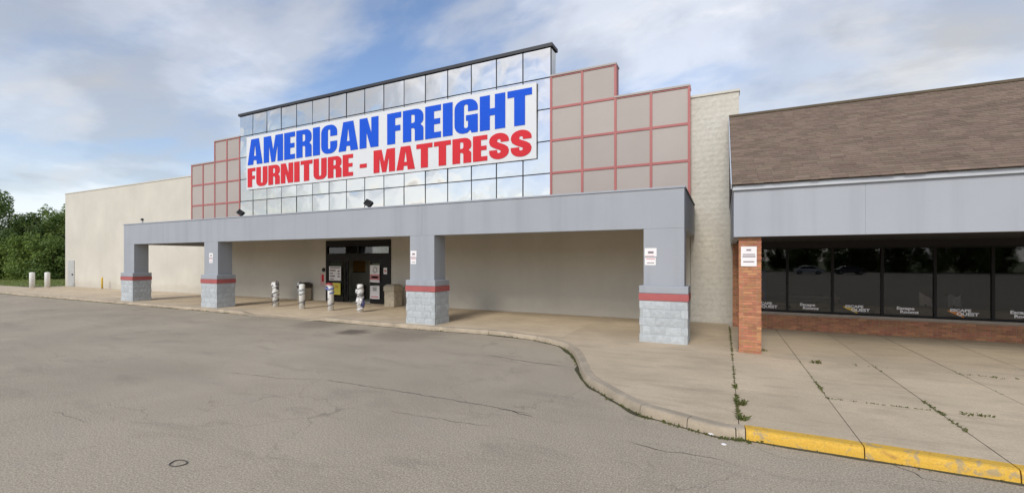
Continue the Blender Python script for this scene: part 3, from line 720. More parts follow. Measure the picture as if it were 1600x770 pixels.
# windows
MX = [0.70, 1.96, 3.22, 4.50, 5.76, 7.03, 8.30, 9.57, 10.84, 12.1, 13.1]
WZ0, WZ1 = KZ1 + .08, 2.92
for i, (a, b) in enumerate(zip(MX, MX[1:])):
    t0 = .035
    wf = ks(boxes('window', [(a - (t0 if i else 0) + .001, YS + .03, WZ0, a + t0, YS + .13, WZ1), (a + t0, YS + .04, WZ0, b - t0, YS + .12, WZ0 + .06), (a + t0, YS + .04, WZ1 - .05, b - t0, YS + .12, WZ1)], M['bronze']))
    keepw = lambda o: (setattr(o, 'parent', wf), setattr(o, 'matrix_parent_inverse', Matrix.Translation(shop.location).inverted() @ Matrix.Translation(shop.location)))
    keepw(boxes('pane', [(a + t0, YS + .075, WZ0 + .06, b - t0, YS + .085, WZ1 - .05)], M['glass']))
    keepw(boxes('film_band', [(a + t0 + .004, YS + .090, WZ0 + .062, b - t0 - .004, YS + .095, 1.09)], M['bronze']))
    def lett(s, size, x, z, mat, bold=.0035, sx=1.25):
        me = text_mesh('lettering', s, size, bold, .001, sx); me.transform(STAND); me.materials.clear(); me.materials.append(M[mat])
        o = from_mesh('lettering', me, None, loc=(x, YS + .072, z)); keepw(o)
    if i % 2 == 0:
        lett('ESCAPE', .112, a + .34, .965, 'paper', .005); lett('QUEST', .125, a + .49, .855, 'paper', .005)
        if i:
            sw = [(a + .28 + .16 * math.sin(q * .5) * .4 + q * .055, YS + .0732, .99 - q * .028 - .01 * math.sin(q)) for q in range(8)]
            v, f = [], []
            for q, p in enumerate(sw):
                wd = .05 * math.sin(math.pi * (q + .6) / 8.2); v += [(p[0], p[1], p[2] - wd), (p[0] + .02, p[1], p[2] + wd), (p[0], p[1] + .0015, p[2] - wd), (p[0] + .02, p[1] + .0015, p[2] + wd)]
                if q: k = 4 * q; f += [(k - 4, k, k + 1, k - 3), (k - 2, k - 1, k + 3, k + 2), (k - 3, k + 1, k + 3, k - 1), (k - 4, k - 2, k + 2, k)]
            keepw(mesh_obj('swoosh', v, f, M['yel'] if i == 2 else painted('swoosh_orange', (.62, .22, .04))))
    else:
        lett('Escape', .125, a + .36, .965, 'paper', .005); lett('Rooms', .125, a + .44, .855, 'paper', .005)
# dark door leaf between the panes
ks(boxes('side_door', [(5.80, YS + .30, .15, 6.40, YS + .36, 2.9)], M['bronze']))
# shingled mansard
RY0, RZ0, RY1, RZ1 = 12.26, 4.38, 17.86, 7.70
sl = Vector((0, RY1 - RY0, RZ1 - RZ0)); SLEN = sl.length; sdn = sl.normalized(); rnm = Vector((0, -sdn.z, sdn.y)); RX0 = 0.20
deck = ks(mesh_obj('mansard_roof', [(RX0, RY0, RZ0 - .012), (SX1, RY0, RZ0 - .012), (SX1, RY1, RZ1 - .012), (RX0, RY1, RZ1 - .012), (RX0, YW - .03, 4.37), (SX1, YW - .03, 4.37), (RX0, YW - .03, RZ1 - .012), (SX1, YW - .03, RZ1 - .012)],
        [(0, 1, 2, 3), (0, 3, 6, 4), (1, 5, 7, 2), (3, 2, 7, 6), (0, 4, 5, 1)], M['deck']))
keep(boxes('ridge_cap', [(RX0 - .01, RY1 - .10, RZ1 - .03, SX1, RY1 + .13, RZ1 + .05)], M['ridge']), deck)
rk = mesh_obj('rake_board', [Vector((RX0 - d, RY0, RZ0)) + sdn * u_ + rnm * h for d in (.004, .03) for (u_, h) in ((0, -.12), (SLEN, -.12), (SLEN, .02), (0, .02))], [(0, 3, 2, 1), (4, 5, 6, 7), (0, 1, 5, 4), (3, 7, 6, 2), (0, 4, 7, 3), (1, 2, 6, 5)], M['trim_white']); keep(rk, deck)
EXPO = 0.143; rows = int(SLEN / EXPO); sh = []
rs = random.Random(11)
for r_ in range(rows):
    x = RX0 - rs.uniform(0, .3)
    while x < SX1:
        wd = rs.choice((.17, .24, .31, .36)); a, b = max(x, RX0), min(x + wd, SX1)
        if b - a > .04: sh.append((a, b, r_, rs.uniform(0.009, .016), rs.uniform(-.012, .012)))
        x += wd
def shv(a, b, r_, th, dy):
    o_ = Vector((0, RY0, RZ0)); u0 = r_ * EXPO - (.02 if r_ == 0 else 0) + dy; u1 = min((r_ + 1) * EXPO + .03, SLEN)
    P = []
    for x in (a + .002, b - .002):
        for (u_, h) in ((u0, .0), (u1, -.006), (u1, .001), (u0, th)):
            q = o_ + sdn * u_ + rnm * h; P.append((x, q.y, q.z))
    return P
SHF = [(0, 3, 2, 1), (4, 5, 6, 7), (0, 1, 5, 4), (3, 7, 6, 2), (0, 4, 7, 3), (1, 2, 6, 5)]
def shk(q):
    p = Vector(((q[0] + q[1]) / 2, RY0 + sdn.y * q[2] * EXPO, RZ0 + sdn.z * q[2] * EXPO)); d = FW.dot(p)
    u_ = RT.dot(p) / d * F_PX + 800
    return (u_ > 1600, -(q[1] - q[0]) / d)
sh.sort(key=shk)
for q in sh[:290]:
    keep(mesh_obj('shingle', shv(*q), SHF, M['shingle']), deck)
v, f = [], []
for q in sh[290:]:
    k = len(v); v += shv(*q); f += [tuple(i + k for i in t_) for t_ in SHF]
o = mesh_obj('shingles', v, f, M['shingle_i']); o['kind'] = 'stuff'; keep(o, deck)

# brick pillar under the fascia
PX0, PY0, PS = 0.355, 12.56, 0.505
pil = tag(empty('brick_pillar', (PX0 + PS / 2, PY0 + PS / 2, .15)), 'slim red brick pillar holding up the storefront fascia, white notice on it', 'pillar')
core = keep(boxes('mortar_core', [(PX0 + .014, PY0 + .014, .0, PX0 + PS - .014, PY0 + PS - .014, 3.09)], M['mortar']), pil)
back = []
for r_ in range(43):
    z = .153 + r_ * .0677; od = r_ % 2; T = .10
    for side in range(4):
        for q in range(2):
            ln = (PS - T) / 2
            u0 = (0 if od else T) + q * ln; u1 = u0 + ln
            u0 += .0045; u1 -= .0045; j = random.uniform(-.003, .003)
            if side == 0: bb = (PX0 + u0, PY0 + j, z, PX0 + u1, PY0 + T - .009, z + .058)
            elif side == 1: bb = (PX0 + PS - T + .009, PY0 + u0, z, PX0 + PS + j, PY0 + u1, z + .058)
            elif side == 2: bb = (PX0 + PS - u1, PY0 + PS - T + .009, z, PX0 + PS - u0, PY0 + PS + j, z + .058)
            else: bb = (PX0 + j, PY0 + PS - u1, z, PX0 + T - .009, PY0 + PS - u0, z + .058)
            if z + .058 > 3.075: continue
            if side == 2: back.append(bb); continue
            o = from_mesh('brick', bme, None); o.location = [(bb[i] + bb[i + 3]) / 2 for i in range(3)]; o.scale = [bb[i + 3] - bb[i] for i in range(3)]; keep(o, pil)
o = boxes('brickwork', back, M['brick_i']); o['kind'] = 'stuff'; keep(o, pil)

# =================================================================== NOTICES
def notice(x, y, z, wd, ht, label, lines, red=True, cat='notice', group=None):
    n = tag(empty('notice', (x + wd / 2, y, z)), label, cat, group)
    keep(boxes('sheet', [(x, y - .006, z, x + wd, y - .001, z + ht)], M['paper']), n)
    for (u0, u1, t0, t1, m_) in lines:
        keep(boxes('print', [(x + wd * u0, y - .0085, z + ht * t0, x + wd * u1, y - .0065, z + ht * t1)], M[m_]), n)
    return n
PR = [(.30, .72, .72, .82, 'ink'), (.0, 1, .49, .52, 'pink'), (.12, .88, .40, .43, 'ink'), (.2, .8, .16, .22, 'ink'), (.05, .95, .56, .60, 'ink')]
def col_notice(ci, w_, where):
    a, b = cols[ci]; x = a + (.03 if ci != 1 else .42)
    notice(x, YC, 2.60, w_, .24, 'upper white notice on the %s' % where, [(.28, .75, .35, .62, 'ink'), (.04, .8, .04, .10, 'pink')])
    notice(x + .005, YC, 2.35, w_ * .92, .215, 'lower white notice on the %s' % where, [(.1, .92, .78, .90, 'pink'), (.2, .85, .25, .36, 'ink')])
col_notice(3, .33, 'grey column nearest the brick pillar')
col_notice(2, .27, 'grey column beside the stone litter bin')
col_notice(1, .30, 'grey column left of the wrapped bollards')
notice(PX0 + .05, PY0 - .004, 2.34, .35, .50, 'large white printed notice on the brick pillar', [(.35, .65, .78, .86, 'ink'), (.12, .9, .57, .62, 'ink'), (.1, .92, .46, .52, 'ink'), (.15, .85, .20, .26, 'ink')])
notice(-20.18, YW - .10, 1.34, .92, .80, 'white opening-hours sheet on the left entrance door', [(.08, .92, .86, .94, 'ink'), (.08, .55, .66, .76, 'ink'), (.72, .9, .62, .72, 'ink'), (.08, .35, .46, .54, 'ink'), (.72, .9, .44, .52, 'ink'), (.08, .5, .26, .36, 'ink'), (.72, .9, .24, .34, 'ink'), (.08, .4, .07, .15, 'ink')])
o = notice(-19.92, YW - .10, .55, .62, .66, 'yellow poster low on the left entrance door', [(.3, .7, .55, .8, 'yel')]); o.children[[c_.name.split('.')[0] for c_ in o.children].index('sheet')].data.materials[0] = painted('poster_yellow', (.72, .62, .10))
o = notice(-17.12, YW - .10, 1.30, .66, .92, 'white and red poster at eye height on the right entrance door', [(.0, 1.0, .14, .46, 'pink'), (.15, .85, .24, .36, 'paper')])
v, f = tube_geo([(-16.76 + .13 * math.cos(q * math.pi / 8), YW - .107, 1.97 + .14 * math.sin(q * math.pi / 8)) for q in range(16)], .025, 6, True)
keep(mesh_obj('ring_print', v, f, M['grey_door'], smooth=True), o)
notice(-17.12, YW - .10, .42, .66, .70, 'pale poster low on the right entrance door', [(.3, .7, .6, .9, 'grey_door'), (.1, .9, .1, .2, 'pink')])
o = notice(-16.2, YW - .075, 1.75, .24, .34, 'small pink notice on the dark jamb right of the doors', [(.2, .8, .3, .7, 'pink')])
o = notice(-21.02, YW, 1.00, .34, .72, 'pink notice on the beige wall left of the entrance', [(.4, .9, .35, .9, 'redl')]); o.children[[c_.name.split('.')[0] for c_ in o.children].index('sheet')].data.materials[0] = painted('faded_pink', (.62, .40, .38))
hn = tag(empty('wall_bell', (-20.72, YW, 1.93)), 'small black round bell above the pink wall notice', 'bell')
v = lathe('bell_dome', [(.0, 0), (.12, .0), (.12, .03), (.09, .07), (.03, .09)], 16, M['black']); v.data.transform(Matrix.Rotation(R(90), 4, 'X')); v.location = (-20.72, YW - .001, 1.93); keep(v, hn)
# plaque inside the doorway
pq = tag(empty('wall_board', (-19.3, 20.55, 1.7)), 'brown wooden board on the back wall seen through the open doors', 'board')
keep(boxes('board', [(-21.05, 20.55, 1.76, -20.08, 20.59, 2.64)], painted('board_brown', (.42, .22, .05))), pq); keep(boxes('board_frame', [(-21.08, 20.54, 2.642, -20.05, 20.59, 2.68), (-21.08, 20.54, 1.72, -20.05, 20.59, 1.758)], M['bronze']), pq)
tb = tag(empty('indoor_bin', (-19.4, 19.6, .14)), 'black bin standing inside the open entrance', 'bin')
keep(lathe('bin_body', [(.20, 0), (.25, .72), (.27, .74), (.27, .78)], 18, M['black'], loc=(-19.4, 19.6, .14)), tb); keep(lathe('bin_lid', [(.26, 0), (.24, .07), (.10, .14)], 18, M['coping'], loc=(-19.4, 19.6, .921)), tb)
# dome camera under the canopy
dc = tag(empty('dome_camera', (-19.8, 16.6, 3.82)), 'small dark dome camera on the canopy ceiling near the doors', 'camera')
dm = lathe('housing', [(.13, 0), (.13, -.05), (.11, -.06)], 18, M['black']); dm.location = (-19.8, 16.6, 3.819); keep(dm, dc)
dm = lathe('dome', [(.105, -.061), (.10, -.11), (.07, -.155), (.02, -.175)], 18, M['coping']); dm.location = (-19.8, 16.6, 3.819); keep(dm, dc)

# =================================================================== FLOODLIGHTS, VENT
def flood(x, label, tilt):
    r_ = tag(empty('floodlight', (x, YC + .25, CT)), label, 'floodlight')
    mk = lambda nm, bl_, m_, bv=.0: boxes(nm, bl_, m_, bevel=bv)
    b1 = mk('bracket', [(-.03, -.03, .0, .03, .03, .12), (-.09, -.05, .0, -.031, .05, .012), (.031, -.05, .0, .09, .05, .012)], M['black']); b1.parent = r_
    h_ = mk('housing', [(-.19, -.09, -.15, .19, .09, .15)], M['black'], .015); h_.location = (0, 0, .25); h_.rotation_euler = (R(-30), R(tilt + 14), R(25)); h_.parent = r_
    g_ = mk('lens', [(-.16, .0905, -.12, .16, .096, .12)], M['grey_door']); g_.parent = h_
    fn = mk('cooling_fin', [(-.15 + .045 * q, -.12, -.12, -.135 + .045 * q, -.0905, .12) for q in range(7)], M['black']); fn.parent = h_
    r_.rotation_euler = (0, 0, R(-18)); r_.scale = (.82,) * 3
flood(-21.0, 'black floodlight on the canopy edge below the tan panels', 14)
flood(-12.85, 'black floodlight on the canopy edge below the mirrored panes', 10)
vp = tag(empty('vent_pipe', (-30.7, YC + .6, CT - .1)), 'thin grey vent stub on the canopy roof corner', 'vent')
keep(lathe('pipe', [(.05, 0), (.05, .36)], 12, M['grey_door'], loc=(-30.7, YC + .6, CT - .1)), vp); keep(lathe('vent_cap', [(.08, 0), (.08, .06), (.03, .10)], 12, M['coping'], loc=(-30.7, YC + .6, CT + .262)), vp)

# =================================================================== BOLLARDS
def plain_bollard(name, x, y, r_, h, mat, label, cat='bollard', group=None):
    b = tag(empty(name, (x, y, .15)), label, cat, group)
    keep(lathe('post', [(r_, -.02), (r_, h - .08), (r_ * .94, h - .04), (r_ * .7, h - .01), (r_ * .3, h)], 20, mat, loc=(x, y, .15)), b)
    keep(lathe('collar', [(r_ + .02, -.005), (r_ + .02, .03), (r_ + .004, .045)], 20, M['kerb'], loc=(x, y, .15)), b)
    return b
plain_bollard('bollard', -52.3, 15.6, .17, 1.32, M['white'], 'plain white bollard near the lawn, farther from the store wall', 'bollard', 'white bollards at the store corner')
plain_bollard('bollard', -51.6, 16.3, .17, 1.32, M['white'], 'plain white bollard near the lawn, closer to the store wall', 'bollard', 'white bollards at the store corner')
plain_bollard('marker_post', -45.3, 17.5, .06, .95, M['yel'], 'thin yellow post standing against the long beige wall', 'post')
WC = {'w': (.72, .71, .70), 'purple': (.15, .135, .135), 'navy': (.06, .06, .15), 'red': (.42, .08, .08), 'grey': (.32, .34, .35), 'blue': (.15, .18, .40), 'dark': (.06, .055, .06)}
def wrap_mat(k): return painted('wrap_' + k, WC[k], 0.45, 0.22, 6.0, 24, 0.4, 0.01)
def ribbon(x, y, r_, z0, z1, turns, wd, mat, seed, b):
    rr = random.Random(seed); n = int(turns * 22); v, f = [], []
    for i in range(n + 1):
        t_ = i / n; a = 2 * math.pi * turns * t_ + seed; z = z0 + (z1 - z0) * t_ + .012 * math.sin(5 * a + seed)
        ro = r_ + .010 + .018 * abs(math.sin(2.7 * a + seed)) * rr.uniform(.4, 1)
        for (dz, dr) in ((-wd / 2, .0), (0, .022 * rr.uniform(.3, 1)), (wd / 2, .0)):
            v.append((x + (ro + dr) * math.cos(a), y + (ro + dr) * math.sin(a), z + dz * rr.uniform(.7, 1.15)))
        if i:
            k = 3 * i
            f += [(k - 3, k, k + 1, k - 2), (k - 2, k + 1, k + 2, k - 1)]
    o = mesh_obj('ribbon', v, f, mat, smooth=True); sm = o.modifiers.new('thick', 'SOLIDIFY'); sm.thickness = .004; keep(o, b)
def crumple(name, x, y, z, rx, ry, rz, mat, seed, b):
    bm = bmesh.new(); bmesh.ops.create_icosphere(bm, subdivisions=3, radius=1)
    for q in bm.verts:
        n_ = noise.noise(q.co * 2.1 + Vector((seed, 0, 0))) * .45 + noise.noise(q.co * 5 + Vector((0, seed, 0))) * .28
        q.co = Vector((q.co.x * rx, q.co.y * ry, q.co.z * rz)) * (1 + n_)
    me = bpy.data.meshes.new(name); bm.to_mesh(me); bm.free(); me.materials.append(mat)
    o = from_mesh(name, me, None, loc=(x, y, z)); keep(o, b)
def wrapped(x, y, h, label, cfg):
    b = tag(empty('wrapped_bollard', (x, y, .15)), label, 'bollard', 'wrapped bollards before the entrance'); r_ = .135
    keep(lathe('post', [(r_, -.02), (r_, h - .08), (r_ * .92, h - .03), (r_ * .6, h - .004), (r_ * .2, h)], 20, M['white'], loc=(x, y, .15)), b)
    for k, (z0, z1, tn, wd, mt) in enumerate(cfg['rib']): ribbon(x, y, r_, .15 + z0, .15 + z1, tn, wd, wrap_mat(mt), cfg['seed'] + k * 2.1, b)
    for k, (dx, dy, z, rx, ry, rz, mt) in enumerate(cfg['cr']): crumple('bow', x + dx, y + dy, .15 + z, rx, ry, rz, wrap_mat(mt), cfg['seed'] * 3 + k, b)
wrapped(-20.3, 14.68, 1.22, 'white bollard wrapped in thin grey ribbon, bent bow on top, farthest from the bins',
        dict(seed=1, rib=[(.12, .62, 2.0, .05, 'purple'), (.05, 1.1, 2.2, .035, 'dark'), (.5, 1.15, 2.6, .10, 'w')], cr=[(-.09, -.03, 1.12, .15, .12, .12, 'w'), (.10, .0, 1.05, .07, .10, .24, 'purple'), (-.02, -.12, 1.05, .04, .03, .05, 'dark'), (-.06, -.10, .55, .09, .06, .06, 'purple')]))
wrapped(-18.3, 14.62, 1.20, 'white bollard with dark grey bow drooping from its top',
        dict(seed=2, rib=[(.18, .50, 1.2, .05, 'purple'), (.68, .98, 1.6, .08, 'grey')], cr=[(-.12, -.03, 1.18, .11, .10, .09, 'grey'), (-.04, -.07, 1.24, .07, .06, .07, 'dark'), (-.16, -.02, .86, .07, .07, .13, 'grey'), (.14, .0, .26, .05, .05, .08, 'purple')]))
wrapped(-16.45, 14.68, 1.18, 'white bollard topped with red and blue ribbon bow',
        dict(seed=3, rib=[(.15, .55, 1.3, .05, 'purple'), (.80, 1.05, 1.3, .08, 'blue')], cr=[(-.05, -.04, 1.22, .19, .13, .06, 'red'), (-.14, -.05, 1.08, .07, .07, .07, 'dark'), (-.08, -.06, 1.02, .16, .10, .08, 'blue'), (-.02, -.1, 1.16, .16, .07, .03, 'w')]))
wrapped(-14.78, 14.85, 1.26, 'bollard swathed in white plastic with a navy tail, in front of the stone bin',
        dict(seed=4, rib=[(.10, .60, 2.2, .10, 'w'), (.2, 1.15, 3.1, .035, 'dark'), (.25, .95, 2.4, .06, 'purple'), (.55, 1.05, 1.8, .09, 'w')], cr=[(.14, -.02, .42, .11, .09, .20, 'navy'), (.02, -.05, .52, .17, .15, .20, 'w'), (-.08, -.07, .95, .11, .09, .10, 'w'), (-.09, -.06, 1.18, .07, .07, .08, 'purple'), (-.10, -.1, .82, .06, .06, .05, 'dark'), (-.12, -.04, .40, .05, .06, .05, 'navy')]))

# =================================================================== BINS
def bin_stone(x, y, label, wd, dp, h, body, hood):
    b = tag(empty('litter_bin', (x, y, .15)), label, 'bin')
    bo = boxes('body', [(-wd / 2, -dp / 2, .0, wd / 2, dp / 2, h * .70)], body, bevel=.02); bo.parent = b
    for q in (-1, 1):
        pn = boxes('side_panel', [(q * (wd / 2 + .012) - .010, -dp / 2 + .06, .06, q * (wd / 2 + .012) + .010, dp / 2 - .06, h * .64)], body, bevel=.006); pn.parent = b
    t_ = wd / 2 + .03; u_ = dp / 2 + .03
    ho = mesh_obj('hood', [(-t_, -u_, h * .702), (t_, -u_, h * .702), (t_, u_, h * .702), (-t_, u_, h * .702), (-t_, -u_, h * .90), (t_, -u_, h * .90), (t_, u_, h * .90), (-t_, u_, h * .90), (-t_ * .7, -u_ * .7, h), (t_ * .7, -u_ * .7, h), (t_ * .7, u_ * .7, h), (-t_ * .7, u_ * .7, h)],
        [(0, 3, 2, 1), (0, 1, 5, 4), (1, 2, 6, 5), (2, 3, 7, 6), (3, 0, 4, 7), (4, 5, 9, 8), (5, 6, 10, 9), (6, 7, 11, 10), (7, 4, 8, 11), (8, 9, 10, 11)], hood); bev(ho, .012); ho.parent = b
    fl = boxes('flap', [(-wd * .32, -u_ - .012, h * .74, wd * .32, -u_ - .002, h * .87)], hood); fl.parent = b
    return b
bin_stone(-15.05, 17.35, 'square stone-coloured litter bin right of the entrance doors', .62, .62, 1.12, M['bin'], M['bin'])
bin_stone(-21.85, 17.62, 'dark brown litter bin against the wall left of the entrance', .52, .52, 1.05, M['bin'], M['bin_dark'])

# =================================================================== INSIDE THE SHOP WINDOW
t_ = tag(empty('window_banner', (1.18, 17.61, .14)), 'tall blue and red pull-up banner behind the first storefront window', 'banner')
keep(boxes('sheet', [(1.02, 17.60, .19, 1.34, 17.62, 2.15)], painted('banner_blue', (.05, .10, .38), var=.5, scale=4)), t_); keep(boxes('base', [(1.00, 17.56, .141, 1.36, 17.66, .19)], M['coping']), t_); keep(boxes('print', [(1.08, 17.595, 1.15, 1.28, 17.599, 1.40)], M['redl']), t_)
t_ = tag(empty('reception_counter', (3.4, 20.5, .14)), 'pale low reception counter inside the storefront', 'counter')
keep(boxes('body', [(2.3, 20.2, .141, 3.9, 20.8, 1.05)], M['sill'], bevel=.01), t_); keep(boxes('top', [(2.25, 20.15, 1.051, 3.95, 20.85, 1.10)], M['in_wall']), t_)
for k, (x, y, lab) in enumerate(((5.60, 17.66, 'white sheet on a stand inside the window beside the dark door'), (6.24, 17.62, 'pale blue crumpled sheet bundle on the floor behind the dark door leaf'))):
    t_ = tag(empty('sheet_stand', (x, y, .14)), lab, 'stand')  # white sheet fills a pale patch in the glass of unknown nature
    keep(lathe('stand', [(.10, 0), (.10, .03), (.03, .04), (.03, 1.0)], 12, M['coping'], loc=(x, y, .141)), t_)
    v, f = [], []
    for i in range(13):
        for j in range(7):
            a = i / 12; top = (1.52 - .22 * a if k == 0 else 1.44 + .04 * math.sin(7 * a)); z = 1.06 + (top - 1.06) * j / 6
            v.append((x - .15 + .30 * a + (.03 * (1 - j / 6) * math.sin(9 * a)), y - .035 + .018 * math.sin(13 * a + k) * (1.2 - j / 8), z))
    for i in range(12):
        for j in range(6): f.append((i * 7 + j, (i + 1) * 7 + j, (i + 1) * 7 + j + 1, i * 7 + j + 1))
    o = mesh_obj('pale_sheet', v, f, M['paper'] if k == 0 else painted('cloth_blue', (.45, .52, .62)), smooth=True); o.modifiers.new('thick', 'SOLIDIFY').thickness = .006; keep(o, t_)

# =================================================================== TREES
def leaf_cloud(rng, blobs, n, size, squash=1.0):
    v, f = [], []
    tot = sum(b[3] ** 2 for b in blobs)
    for (bx, by, bz, br) in blobs:
        for _ in range(int(n * br ** 2 / tot)):
            d = Vector((rng.gauss(0, 1), rng.gauss(0, 1), rng.gauss(0, 1))).normalized()
            rad = br * (rng.random() ** 0.38) * (1 + .28 * noise.noise(d * 1.9 + Vector((bx, by, bz))))
            p = Vector((bx, by, bz)) + Vector((d.x, d.y, d.z * squash)) * rad
            s2 = size * rng.uniform(.55, 1.3); nn = (d + Vector((rng.uniform(-1, 1), rng.uniform(-1, 1), rng.uniform(-.4, 1.2)))).normalized()
            u_ = nn.orthogonal().normalized(); w_ = nn.cross(u_); a = rng.uniform(0, 6.28); u2 = u_ * math.cos(a) + w_ * math.sin(a); w2 = nn.cross(u2)
            k = len(v); v += [p - u2 * s2, p - w2 * s2 * .45 + u2 * s2 * .1, p + u2 * s2, p + w2 * s2 * .45 + u2 * s2 * .1]; f.append((k, k + 1, k + 2, k + 3))
    return v, f
def tree(x, y, h, wd, seed, leafm, label, n=9000, base=.22, group=None, size=.19):
    rng = random.Random(seed); t_ = tag(empty('tree', (x, y, .05)), label, 'tree', group)
    tp = [Vector((0, 0, -.1))]
    for k in range(1, 7): tp.append(Vector((rng.uniform(-.12, .12) * k * .4, rng.uniform(-.12, .12) * k * .4, h * .13 * k)))
    v, f = tube_geo(tp, [h * .022 * (1 - k / 7.5) + .02 for k in range(7)], 9)
    blobs = []
    for k in range(17):
        zt = base + (1 - base) * (k + .5) / 17 * .96; prof = math.sin(math.pi * min(1, (zt - base * .6) / (1 - base * .6)) ** .75) ** .6
        a = k * 2.4 + rng.uniform(-.5, .5); rr = wd * .5 * prof * rng.uniform(.25, .78); br = wd * rng.uniform(.15, .26) * (1.1 - .35 * zt)
        p = Vector((rr * math.cos(a), rr * math.sin(a), h * zt - br * .3)); blobs.append((*p, br))
        if k % 2 == 0:
            b0 = tp[min(5, max(1, int(zt * 6) - 1))]; mid = (b0 + p) / 2 + Vector((0, 0, -.15))
            v2, f2 = tube_geo([b0, mid, p], [h * .008, h * .006, .015], 6); k0 = len(v); v += v2; f += [tuple(i + k0 for i in q) for q in f2]
    o = mesh_obj('trunk', v, f, M['bark'], t_, True)
    v, f = leaf_cloud(rng, blobs, n, size); mesh_obj('crown', v, f, M[leafm], t_)
    return t_
G = 'trees beyond the lawn'
T = [tree(-88, 22.6, 11.6, 8.5, 1, 'leaf_b', 'tall dark tree with rounded top at the outer end of the treeline', 14000, .10, G),
     tree(-84.5, 25.0, 8.9, 6.5, 2, 'leaf_b', 'dark mid-height tree beside the tallest dark tree', 9000, .10, G),
     tree(-82.5, 27.5, 9.2, 6.5, 3, 'leaf_a', 'mid green tree in the middle of the treeline', 9000, .10, G),
     tree(-80, 29.0, 9.6, 6.0, 4, 'leaf_b', 'loose-crowned tree against the beige wall corner', 7500, .12, G),
     tree(-93, 31.0, 11.5, 9.0, 5, 'leaf_a', 'large green tree behind the tall dark tree', 9000, .10, G)]
for k, (x, y, h, wd, m_, lab) in enumerate(((-83.0, 20.6, 4.6, 6.4, 'leaf_a', 'bushy shrub under the tall dark tree'), (-79.5, 23.2, 5.8, 6.2, 'leaf_c', 'bright green bushy shrub in front of the treeline'),
        (-76.5, 24.6, 5.2, 5.8, 'leaf_a', 'round green shrub in front of the loose-crowned tree'), (-75.8, 27.2, 5.6, 5.5, 'leaf_c', 'light green shrub by the store corner'), (-88.5, 19.4, 5.0, 6.0, 'leaf_b', 'dark shrub at the outer edge of the lawn'))):
    tree(x, y, h, wd, 30 + k, m_, lab, 8000, .02, 'shrubs along the lawn', .17)
# far side of the car park, mirrored in the shop windows
far_me = [T[0], T[2], T[3], T[4]]
for k in range(36):
    o = copy_tree(far_me[k % 4]); x = -62 + k * 4.0 + random.uniform(-1.5, 1.5)
    o.location = (x, -84 + random.uniform(-4, 4), -.02); o.rotation_euler = (0, 0, k * 1.3); o['group'] = 'trees across the car park'; sck = random.uniform(.9, 1.25); o.scale = (sck,) * 3
    o['label'] = 'green tree in the row across the car park, mirrored in the shop windows'
# =================================================================== CARS (seen mirrored in the shop windows)
def car(x, y, rz, col, label):
    r_ = tag(empty('parked_car', (x, y, 0), rz), label, 'car', 'cars parked across the lot')
    P = [(-2.2, .32), (-2.25, .62), (-2.15, .92), (-1.55, 1.0), (-.95, 1.44), (-.55, 1.50), (.55, 1.47), (1.05, 1.32), (1.55, .98), (2.15, .82), (2.28, .58), (2.22, .30)]
    pm = painted('car_' + label.split()[0], col, .3, .03, spec=.6)
    secs = [(-.86, .94), (-.90, 1.0), (.90, 1.0), (.86, .94)]
    v, f = [], []; n = len(P)
    for (yy, k) in ((-.78, .97), (-.88, 1.0), (.88, 1.0), (.78, .97)):
        for (px, pz) in P:
            tw = 1 - max(0, (pz - .95)) * .30; v.append((px * (1 if pz < .95 else k), yy * tw, pz if abs(yy) > .8 else pz + .02))
    for q in range(3):
        for k in range(n): f.append((q * n + k, (q + 1) * n + k, (q + 1) * n + (k + 1) % n, q * n + (k + 1) % n))
    f.append(tuple(range(n))); f.append(tuple(3 * n + k for k in range(n - 1, -1, -1)))
    o = mesh_obj('body', v, f, pm, r_)
    for sgn in (-1, 1):
        wv = [(-1.38, 1.03), (-.90, 1.38), (-.05, 1.41), (-.05, 1.02)]; wv2 = [(.03, 1.02), (.03, 1.41), (.62, 1.38), (1.22, 1.02)]
        for w3 in (wv, wv2):
            pts = []
            for off in (0, .012):
                for (px, pz) in w3: pts.append((px, sgn * (.885 * (1 - max(0, pz - .95) * .30) + .003 + off), pz))
            mesh_obj('window', pts, [(0, 1, 2, 3), (7, 6, 5, 4), (0, 4, 5, 1), (1, 5, 6, 2), (2, 6, 7, 3), (3, 7, 4, 0)], M['black'], r_)
        for px in (-1.38, 1.36):
            wh = lathe('wheel', [(.2, -.11), (.33, -.11), (.335, .0), (.33, .11), (.2, .11)], 20, M['rubber'], r_); wh.rotation_euler = (R(90), 0, 0); wh.location = (px, sgn * .82, .335)
            rm = lathe('rim', [(.05, -.13), (.19, -.125), (.19, .125), (.05, .13)], 14, M['grey_door'], wh)
        for px in (-2.235, 2.235):
            boxes('lamp', [(px - .03, sgn * .62 - .16, .66, px + .03, sgn * .62 + .16, .78)], M['redl'] if px < 0 else M['paper'], r_)
car(13.5, -57, R(4), (.62, .62, .62), 'silver car parked across the lot, mirrored in the shop windows')
car(19.5, -58, R(-3), (.035, .035, .04), 'black car parked across the lot, mirrored in the shop windows')

